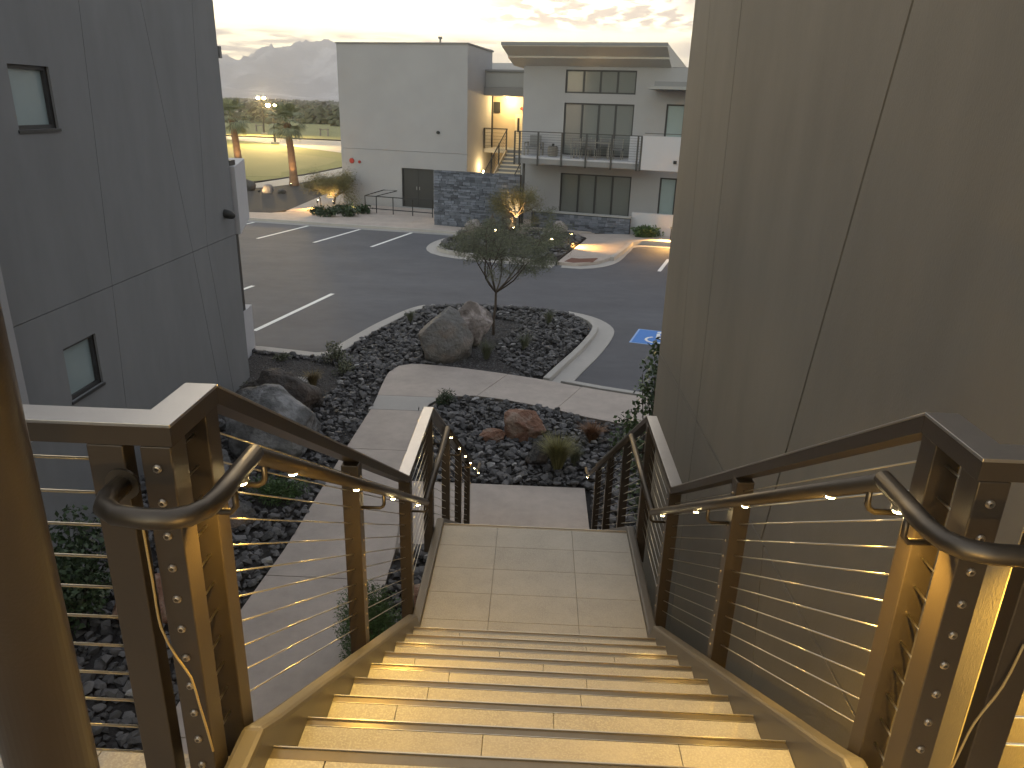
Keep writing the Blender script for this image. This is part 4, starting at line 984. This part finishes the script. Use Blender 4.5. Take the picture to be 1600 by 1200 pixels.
def shrub(loc, rad, n, size, M, label, seed, cat='shrub', stems=6, asp=2.2, shape=1., group=None, shell=.45):
    t_ = empty('shrub', loc, label, cat, group); rg = random.Random(seed); lf = MB(); stm = MB()
    blobs = [((rg.uniform(-.45, .45) * rad[0] * (1 - .4 * h_), rg.uniform(-.45, .45) * rad[1], rad[2] * (.35 + 1.3 * h_)), rg.uniform(.45, .75)) for h_ in [i / 7 for i in range(8)]]
    for (c, s_) in blobs: leaves(lf, (loc[0] + c[0], loc[1] + c[1], loc[2] + c[2]), (rad[0] * s_, rad[1] * s_, rad[2] * s_), n // 8, size, rg, shell, asp)
    for i in range(stems):
        a = rg.uniform(0, 6.28); q = Vector(loc); e = q + Vector((math.cos(a) * rad[0] * .4, math.sin(a) * rad[1] * .4, rad[2] * 1.4)); stm.tube([q, q.lerp(e, .5) + Vector((rg.uniform(-.05, .05), 0, 0)), e], [.012, .009, .005], 5)
    lf.build('foliage', M, t_, fix=False); stm.build('stem', m_bark, t_, fix=False); return t_
# tall glossy shrub past the right wall corner: stacked leafy lumps
t_ = empty('shrub', (1.72, 8.95, -.05), 'tall glossy green shrub growing at the corner of the right hand wall', 'shrub'); rg = random.Random(8); lf = MB(); sm_ = MB()
for (x, y, z, rx, rz, n) in [(1.60, 8.95, .6, .42, .5, 300), (1.52, 8.9, 1.25, .36, .35, 300), (1.22, 9.0, 1.30, .16, .14, 110), (1.28, 8.9, 1.62, .15, .15, 110), (1.60, 8.9, 1.75, .30, .3, 260), (1.50, 8.9, 2.05, .20, .22, 190), (1.52, 8.9, 2.35, .14, .2, 120), (1.58, 8.9, 2.62, .10, .16, 70), (1.8, 8.9, 1.9, .3, .5, 200)]:
    leaves(lf, (x, y, z), (rx, .28, rz), n, .034, rg, .5, 1.7)
for i in range(9):
    e = (1.4 + .05 * i, 8.9 + rg.uniform(-.1, .1), rg.uniform(1.5, 2.6)); sm_.tube([(1.7, 8.95, -.1), (1.6 + rg.uniform(-.1, .1), 8.95, 1.0), e], [.014, .01, .005], 5)
lf.build('foliage', m_leaf_b, t_, fix=False); sm_.build('stem', m_bark, t_, fix=False)
shrub((-4.75, 6.55, -.05), (.62, .5, .62), 3200, .032, m_leaf_d, 'dark leafy shrub beside the left building, seen through the top railing cables', 1, asp=1.7)
shrub((-3.58, 9.45, -.05), (.50, .42, .17), 3000, .030, m_leaf_g, 'low bright green juniper mound in the left rock bed', 2, asp=5)
shrub((-1.50, 6.20, -.05), (.42, .44, .40), 16000, .020, m_leaf_g, 'round dense green shrub between the footpath and the stair', 3, asp=5)
shrub((-1.62, 13.35, -.05), (.22, .2, .14), 900, .03, m_leaf_d, 'small dark juniper tuft at the bend of the footpath', 4, asp=5)
shrub((-4.30, 15.55, -.05), (.36, .3, .22), 900, .026, m_leaf_tree, 'loose grey green shrub beside the kerb corner of the car park', 5)
shrub((-3.95, 14.85, -.05), (.28, .25, .16), 500, .026, m_leaf_tree, 'smaller grey green shrub nearer the footpath than the kerb shrub', 6)
shrub((-5.55, 15.65, -.05), (.3, .2, .07), 200, .03, m_leaf_tree, 'sparse low plant against the left kerb of the mulch bed', 16)
shrub((-5.35, 13.35, -.05), (.28, .2, .15), 700, .022, m_leaf_tree, 'small silvery shrub at the foot of the left building corner', 7)
for i, (x, y, s_) in enumerate([(-9.3, 37.6, .45), (-10.2, 37.3, .5), (-9.75, 38.6, .5), (-8.9, 38.8, .45), (-10.9, 37.7, .4)]):
    shrub((x, y, 0), (s_ * 1.3, s_, s_ * .45), 500, .07, m_leaf_d, ['dark low shrub nearest the pipe railing', 'dark low shrub in the middle of the clump at the tower corner', 'dark shrub behind the clump, under the olive tree', 'dark shrub right beneath the pipe railing return', 'leftmost dark low shrub by the pavement bollard'][i], 30 + i)
shrub((4.95, 34.35, .0), (.85, .5, .22), 1400, .07, m_leaf_g, 'flat dark green shrub before the white patio wall', 41)
gc = MB(); rgx = random.Random(901)
for i in range(26):
    while True:
        x = rgx.uniform(-3.6, 1.8); y = rgx.uniform(28.4, 34.6)
        if inside((x, y), isl_poly): break
    h_ = rgx.uniform(.10, .28); w_ = rgx.uniform(.3, .55)
    leaves(gc, (x, y, .03 + h_ * .6), (w_, .4, h_), 320, .035, rgx, .45, 2.2)
gc.build('ground_cover', m_leaf_tree, None, kind='stuff', fix=False)
# stones of the far island
fb = scatter([tuple(p) for p in isl] + [(2.1, 33.0), (1.5, 34.2), (-2.2, 35.0)], .24, .07, .17, .04, 301)
mb = MB()
for s_ in fb:
    vs, fs = protos[s_[4]]; mb.add([(v[0] * s_[3] + s_[0], v[1] * s_[3] + s_[1], v[2] * s_[3] + s_[2]) for v in vs], fs)
mb.build('island_stones', m_stone, None, kind='stuff', fix=False)

def grass_tuft(loc, h, n, M, label, seed, spread=.5, wd=.006):
    rg = random.Random(seed); mb = MB(); b = Vector(loc)
    for _ in range(n):
        a = rg.uniform(0, 6.28); l = h * rg.uniform(.6, 1.1); out_ = spread * rg.uniform(.1, 1); d = Vector((math.cos(a), math.sin(a), 0)); s_ = Vector((-d.y, d.x, 0)) * wd
        p0 = b + d * rg.uniform(0, .06); p1 = p0 + d * out_ * l * .35 + Vector((0, 0, l * .6)); p2 = p0 + d * out_ * l * 1.0 + Vector((0, 0, l * rg.uniform(.75, 1)))
        mb.add([p0 - s_, p0 + s_, p1 + s_ * .8, p1 - s_ * .8, p2], [(0, 1, 2, 3), (3, 2, 4)])
    o = mb.build('grass_tuft', M, None, label, 'ornamental grass', fix=False, loc=loc)
grass_tuft((.50, 10.75, -.03), .60, 1500, mat('olive straw', (.24, .22, .09), .8, island=.45), 'olive and straw coloured grass tuft closest to the foot of the stair', 1, .75, .004)
grass_tuft((.78, 10.95, -.03), .34, 350, m_leaf_tree, 'thin grey grass tuft just behind the olive grass tuft', 5, .5, .004)
grass_tuft((1.12, 11.9, -.03), .34, 700, m_red_grass, 'rusty brown grass tuft near the right end of the rock bed', 2, .95)
grass_tuft((-4.36, 14.05, -.03), .32, 400, m_straw, 'small yellow grass tuft by the drain grate in the mulch', 3, .9)
grass_tuft((-.15, 17.0, -.03), .45, 160, m_leaf_tree, 'wispy grey plant right of the small tree', 6, .8, .004)
grass_tuft((.45, 19.3, -.03), .45, 160, m_leaf_tree, 'wispy grey plant at the far kerb of the middle island', 7, .7, .004)
grass_tuft((-1.0, 16.2, -.03), .5, 200, m_leaf_tree, 'wispy grey plant between the biggest boulder and the path', 8, .9, .004)
grass_tuft((-3.2, 19.0, -.03), .4, 160, m_leaf_tree, 'wispy grey plant along the left kerb of the middle island', 9, .8, .004)
gr_ = empty('drain_grate', (-4.73, 14.42, -.05), 'small slotted metal drain grate in the left mulch', 'drain grate')
for i in range(7): MB().box(-4.95 + i * .06, -4.92 + i * .06, 14.25, 14.55, -.05, -.03).build('bar', m_conc_g, gr_)
MB().box(-4.97, -4.54, 14.22, 14.58, -.065, -.051).build('tray', m_black, gr_)

def palm(base, top_off, r0, crown_r, seed, label):
    t_ = empty('palm_tree', base, label, 'palm tree', 'palm trees beside the golf green'); rg = random.Random(seed); b = Vector(base); tp = b + Vector(top_off); tk = MB(); pts = []; rr = []
    for i in range(25):
        t = i / 24; p = b.lerp(tp, t) + Vector((.10 * math.sin(t * 2.5), 0, 0)); pts.append(p); rr.append(r0 * (1.25 - .25 * min(1, t * 5)) * (1 - .28 * t) * (1 + (.05 if i % 2 else -.03)))
    tk.tube(pts, rr, 12); tk.build('trunk', m_palmbark, t_, fix=False)
    sk = MB(); tpp = pts[-1]
    for i in range(40):
        a = rg.uniform(0, 6.28); z = rg.uniform(-.55, -.05); d = Vector((math.cos(a), math.sin(a), 0))
        p = tpp + Vector((0, 0, z + .2)) + d * r0 * .7; sk.add([p - Vector((0, 0, 0)), p + d * .12 + Vector((.02, 0, -.25)), p + d * .10 + Vector((-.05, .03, -.3))], [(0, 1, 2)])
    sk.build('dead_frond_skirt', m_straw, t_, fix=False)
    for i in range(48):
        fr = MB(); a = rg.uniform(0, 6.28); el = rg.uniform(-.9, 1.4); d = Vector((math.cos(a) * math.cos(el), math.sin(a) * math.cos(el), math.sin(el)))
        l = crown_r * rg.uniform(.45, .6); hub = tpp + d * l; side_ = d.cross(Vector((0, 0, 1))).normalized(); upv = side_.cross(d)
        s_ = side_ * .018; fr.add([tpp - s_, tpp + s_, hub + s_ * .5, hub - s_ * .5], [(0, 1, 2, 3)])
        for k_ in range(15):
            th = (k_ / 14 - .5) * 2.5; dr_ = (d * math.cos(th) + side_ * math.sin(th)); ln = crown_r * .5 * rg.uniform(.8, 1.1); w_ = dr_.cross(upv).normalized() * .03
            m1 = hub + dr_ * ln * .6 + Vector((0, 0, .0)); tip = hub + dr_ * ln + Vector((0, 0, -ln * .32))
            fr.add([hub, m1 + w_, tip, m1 - w_], [(0, 1, 2, 3)])
        fr.build('frond', m_palm, t_, fix=False)
    return t_
palm((-16.09, 50.65, 0), (-.30, 0, 3.95), .27, 1.45, 3, 'nearer palm tree with orange lit trunk, right of the floodlights')
palm((-23.1, 59.5, 0), (-.35, 0, 4.0), .30, 1.65, 4, 'farther palm tree next to the edge of the left building')

# brush belts and far trees on the plain
rg = random.Random(77); mb = MB()
for row, (y0, y1, n, s0, s1) in enumerate([(172, 215, 260, 1.8, 3.2), (225, 300, 230, 2.5, 5), (330, 480, 330, 3, 6), (520, 900, 420, 4, 8), (950, 1800, 420, 5, 9)]):
    for _ in range(n):
        y = rg.uniform(y0, y1); x = rg.uniform(-.75 * y - 20, .2 * y); s_ = rg.uniform(s0, s1)
        for k_ in range(26):
            d = Vector((rg.gauss(0, 1), rg.gauss(0, 1), abs(rg.gauss(0, .7)))).normalized(); p = Vector((x, y, -.3)) + Vector((d.x * s_, d.y * s_, d.z * s_ * .55)) * rg.uniform(.5, 1)
            a = Vector((rg.gauss(0, 1), rg.gauss(0, 1), rg.gauss(0, .6))).normalized() * s_ * .28; b = a.orthogonal().normalized() * s_ * .22
            mb.add([p - a, p + b, p + a, p - b], [(0, 1, 2, 3)])
mb.build('desert_brush', m_brush, None, kind='stuff', fix=False)

# ================================================================== LAMPS AND SMALL THINGS
def spot(name, loc, target, power, size=70, col=(1, .62, .24), blend=.6, soft=.04, parent=None):
    l = bpy.data.lights.new(name, 'SPOT'); l.energy = power; l.color = col; l.spot_size = R(size); l.spot_blend = blend; l.shadow_soft_size = soft
    o = bpy.data.objects.new(name, l); COL.objects.link(o); o.location = Vector(loc) - root_of(parent)
    if parent: o.parent = parent
    o.rotation_euler = (Vector(loc) - Vector(target)).to_track_quat('Z', 'Y').to_euler(); return o
def uplight(loc, target, power, label, size=70, show=.05):
    t_ = empty('garden_uplight', loc, label, 'garden light', 'garden spotlights'); L0 = Vector(loc); d = (Vector(target) - L0).normalized()
    MB().tube([L0, L0 + Vector((0, 0, .12))], .012, 6).build('stake', m_black, t_)
    h = L0 + Vector((0, 0, .16)); MB().tube([h - d * .07, h + d * .06], [.035, .05], 10).build('housing', m_black, t_); MB().tube([h + d * .061, h + d * .066], .042, 10).build('lens', m_lamp, t_)
    spot('uplight_lamp', h + d * .09, target, power, size, parent=t_)
uplight((-1.0, 34.15, .02), (-.9, 34.6, 2.0), 26, 'garden spotlight at the foot of the gold lit tree')
uplight((-11.0, 41.2, 0), (-11.7, 42.3, 1.8), 18, 'garden spotlight left of the tower, under the bushy olive tree', 90)
uplight((-12.0, 41.6, 0), (-11.8, 42.4, 1.2), 10, 'garden spotlight on the left side of the bushy olive tree', 90)
uplight((-9.5, 38.4, 0), (-9.3, 38.9, .3), 2, 'garden spotlight close to the pipe railing return', 90)
uplight((-16.0, 49.7, 0), (-16.15, 50.65, 2.5), 10, 'garden spotlight at the foot of the nearer palm', 50)
uplight((-22.8, 58.2, 0), (-23.1, 59.5, 2.6), 14, 'garden spotlight at the foot of the farther palm', 50)
uplight((-16.6, 45.5, 0), (-16.3, 46.2, .3), 1, 'garden spotlight aimed at the boulder in the mulch bed', 80)
uplight((.72, 31.5, .05), (-1.5, 26, 1.6), 2, 'round garden light facing the car park on the far island', 120)
uplight((-1.75, 33.4, .05), (-1.9, 30, 1.0), 2, 'small garden light at the foot of the standing stone', 120)
def bollard(loc, aim, power, label):
    t_ = empty('bollard_light', loc, label, 'path light', 'path lights'); x, y, z = loc
    MB().tube([(x, y, z), (x, y, z + .55)], .022, 10).build('post', m_black, t_); dx, dy = aim; MB().box(x - .05 + dx * .04, x + .05 + dx * .14, y - .05 + dy * .04, y + .05 + dy * .1, z + .50, z + .56).build('hood', m_black, t_)
    MB().box(x + dx * .06, x + .04 + dx * .10, y - .02, y + .03, z + .493, z + .499).build('lens', m_lamp if power else m_frost, t_)
    if power: spot('bollard_lamp', (x + dx * .09, y + dy * .09, z + .47), (x + dx * .6, y + dy * .6, z), power * 1.3, 100, (1, .52, .13), parent=t_)
bollard((1.38, 31.1, .03), (1, -.1), 26, 'short black path light spilling gold onto the far walkway')
bollard((-11.45, 40.3, 0), (-.3, -1), 26, 'short black path light on the pavement left of the tower')
bollard((6.0, 33.7, .02), (-.6, -.8), 26, 'short black path light near the white patio wall')
bollard((-1.77, 11.73, -.0), (-1, 0), 0, 'short black path light by the footpath, behind the end of the left landing rail')
def flood(base, h, label):
    t_ = empty('floodlight_pole', base, label, 'floodlight', 'floodlight poles on the golf ground'); x, y, z = base
    MB().tube([(x, y, z), (x, y, z + .25)], .5, 12).build('footing', m_conc_l, t_); MB().tube([(x, y, z + .25), (x, y, z + h)], [.14, .09], 8).build('pole', m_black, t_)
    MB().box(x - .6, x + .6, y - .05, y + .05, z + h - .05, z + h + .05).build('cross_arm', m_black, t_)
    for dx in (-.45, .45):
        hd = MB().box(x + dx - .22, x + dx + .22, y - .25, y + .15, z + h - .1, z + h + .2).build('lamp_head', m_black, t_); MB().box(x + dx - .19, x + dx + .19, y - .27, y - .255, z + h - .08, z + h + .16).build('lamp_lens', m_lampw, hd)
    spot('flood_lamp', (x, y - .5, z + h), (x + 6, y - 12, 0), 300, 150, (1, .72, .28), parent=t_)
flood((-33.07, 97.63, 0), 4.5, 'nearer twin headed floodlight pole beside the golf road, in front of the palm')
flood((-43.2, 122.8, 0), 5.3, 'farther floodlight pole on the driving range, with the brightest star of light')
for i, (x, y) in enumerate([(-33.9, 123.5), (-40.2, 124.5), (-47.5, 133)]):
    t_ = empty('range_stand', (x, y, 0), ['golf bag stand on the driving range, right one beside the tower', 'golf bag stand on the driving range, right of the nearer palm', 'golf bag stand on the driving range, between palm and floodlight'][i], 'bag stand')
    for dx in (-.6, .6): MB().box(x + dx - .05, x + dx + .05, y - .3, y + .3, 0, 1.2).build('leg', m_wood, t_)
    MB().box(x - .8, x + .8, y - .05, y + .05, .9, 1.05).build('rail', m_wood, t_)
# warm lamps of the breezeway
def ceiling_lamp(s_, c_, z_, pw, lab):
    p = W(s_, c_, z_); t_ = empty('ceiling_lamp', p, lab, 'ceiling light'); MB().tube([p, (p[0], p[1], p[2] - .04)], .1, 12).build('housing', m_black, t_); MB().tube([(p[0], p[1], p[2] - .041), (p[0], p[1], p[2] - .046)], .08, 12).build('lens', m_lamp, t_)
    l = bpy.data.lights.new('ceiling_light', 'POINT'); l.energy = pw; l.color = (1, .68, .28); l.shadow_soft_size = .08; o = bpy.data.objects.new('ceiling_light', l); COL.objects.link(o); o.parent = t_; o.location = (0, 0, -.12)
ceiling_lamp(-14.6, 41.6, 5.84, 12, 'ceiling lamp in the lit breezeway above the far stair')
t_ = empty('wall_lamp', W(-15.2, 40.0, 1.9), 'low wall lamp beside the far stair, behind the slate wall', 'wall lamp'); MB().box(-15.45, -15.38, 39.9, 40.1, 1.8, 2.0, W).build('housing', m_black, t_); MB().box(-15.378, -15.37, 39.92, 40.08, 1.82, 1.98, W).build('lens', m_lamp, t_)
l = bpy.data.lights.new('wall_light', 'POINT'); l.energy = 4; l.color = (1, .68, .28); l.shadow_soft_size = .08; o = bpy.data.objects.new('wall_light', l); COL.objects.link(o); o.parent = t_; o.location = Vector(W(-15.1, 39.6, 2.2)) - Vector(W(-15.2, 40.0, 1.9))

t_ = empty('wall_lamp', (1.50, 1.62, 4.72), 'added downlight, out of view on the taupe wall just outside the right railing', 'wall lamp')  # added out of view to throw yellow light down the right wall
MB().box(1.44, 1.522, 1.56, 1.68, 4.66, 4.74).build('housing', m_black, t_, bevel=.004); MB().box(1.45, 1.51, 1.57, 1.67, 4.652, 4.658).build('lens', m_lamp, t_)
spot('added_wall_spot', (1.43, 1.62, 4.64), (1.515, 1.90, 2.9), 42, 66, (1, .58, .08), .6, .015, t_)

t_ = empty('added_floor_fill', (.45, -.95, 3.755), 'added low warm fill light, unseen on the upper landing behind the viewer', 'added fill light')  # added behind the viewer to warm the near posts, column and treads
MB().tube([(.45, -.95, 3.756), (.45, -.95, 4.18)], .03, 12).build('post', m_black, t_); MB().tube([(.45, -.95, 4.18), (.45, -.95, 4.30)], .05, 16).build('diffuser', m_lamp, t_); MB().tube([(.45, -.95, 4.301), (.45, -.95, 4.32)], .065, 16).build('lid', m_black, t_)
l = bpy.data.lights.new('added_floor_fill_light', 'POINT'); l.energy = 2.0; l.color = (1, .60, .12); l.shadow_soft_size = .07; o = bpy.data.objects.new('added_floor_fill_light', l); COL.objects.link(o); o.parent = t_; o.location = (-.09, .09, .48)

# balcony furniture
def wb(mb, s0, s1, c0, c1, z0, z1): return mb.box(s0, s1, c0, c1, z0, z1, W)
Z0 = 3.165
ac = empty('armchair', W(-11.35, 36.2, Z0), 'pale framed armchair at the left end of the balcony', 'armchair')
wb(MB(), -11.65, -11.0, 35.95, 36.5, Z0 + .30, Z0 + .42).build('seat', m_grey, ac, bevel=.02); wb(MB(), -11.6, -11.05, 36.42, 36.56, Z0 + .43, Z0 + .92).build('backrest', m_grey, ac, bevel=.02)
for s_ in (-11.74, -10.98): wb(MB(), s_, s_ + .06, 35.9, 36.55, Z0 + .56, Z0 + .60).build('armrest', m_wood, ac)
for s_ in (-11.74, -10.98):
    for c_ in (35.92, 36.48): wb(MB(), s_, s_ + .06, c_, c_ + .06, Z0, Z0 + .559).build('leg', m_wood, ac)
sl_ = empty('drum_stool', W(-10.35, 36.2, Z0), 'slatted drum shaped side stool next to the armchair', 'stool')
for i in range(6):
    mb = MB(); zz_ = Z0 + .02 + i * .075; rr_ = .23 + .04 * math.sin(PI * (i + .5) / 6); p = W(-10.35, 36.2, zz_); mb.tube([p, (p[0], p[1], zz_ + .05)], rr_, 16); mb.build('slat', m_wood, sl_)
p = W(-10.35, 36.2, Z0); MB().tube([(p[0], p[1], Z0), (p[0], p[1], Z0 + .47)], .2, 12).build('core', m_frame, sl_)
MB().tube([(p[0], p[1], Z0 + .475), (p[0], p[1], Z0 + .58)], [.05, .07], 10).build('plant_pot', m_black, None, 'small black pot standing on the drum stool', 'pot', loc=(p[0], p[1], Z0 + .475))
dt = empty('dining_table', W(-8.4, 36.1, Z0), 'long grey dining table in the middle of the balcony', 'table')
wb(MB(), -9.3, -7.5, 35.8, 36.5, Z0 + .70, Z0 + .74).build('tabletop', m_wood, dt)
for s_ in (-9.25, -7.61):
    for c_ in (35.84, 36.4): wb(MB(), s_, s_ + .06, c_, c_ + .06, Z0, Z0 + .699).build('leg', m_wood, dt)
def dchair(s, c, f, label):
    t_ = empty('dining_chair', W(s, c, Z0), label, 'chair', 'dining chairs on the balcony'); wb(MB(), s - .24, s + .24, c - .24, c + .24, Z0 + .42, Z0 + .47).build('seat', m_grey, t_)
    for i in range(5): wb(MB(), s - .24, s + .24, c + f * .24 - .015, c + f * .24 + .015, Z0 + .52 + i * .08, Z0 + .57 + i * .08).build('back_slat', m_grey, t_)
    for a in (-.22, .19):
        for b in (-.22, .19): wb(MB(), s + a, s + a + .03, c + b, c + b + .03, Z0, Z0 + .419).build('leg', m_wood, t_)
    for a in (-.24, .21): wb(MB(), s + a, s + a + .03, c + f * .24 - .016, c + f * .24 + .016, Z0 + .472, Z0 + .92).build('back_post', m_wood, t_)
dchair(-9.0, 35.5, -1, 'left chair on the railing side of the balcony table'); dchair(-8.3, 35.5, -1, 'middle chair on the railing side of the balcony table'); dchair(-7.2, 36.15, 0.0001, 'chair at the right end of the balcony table')
dchair(-8.9, 36.75, 1, 'left chair on the glass door side of the balcony table'); dchair(-8.0, 36.75, 1, 'right chair on the glass door side of the balcony table')
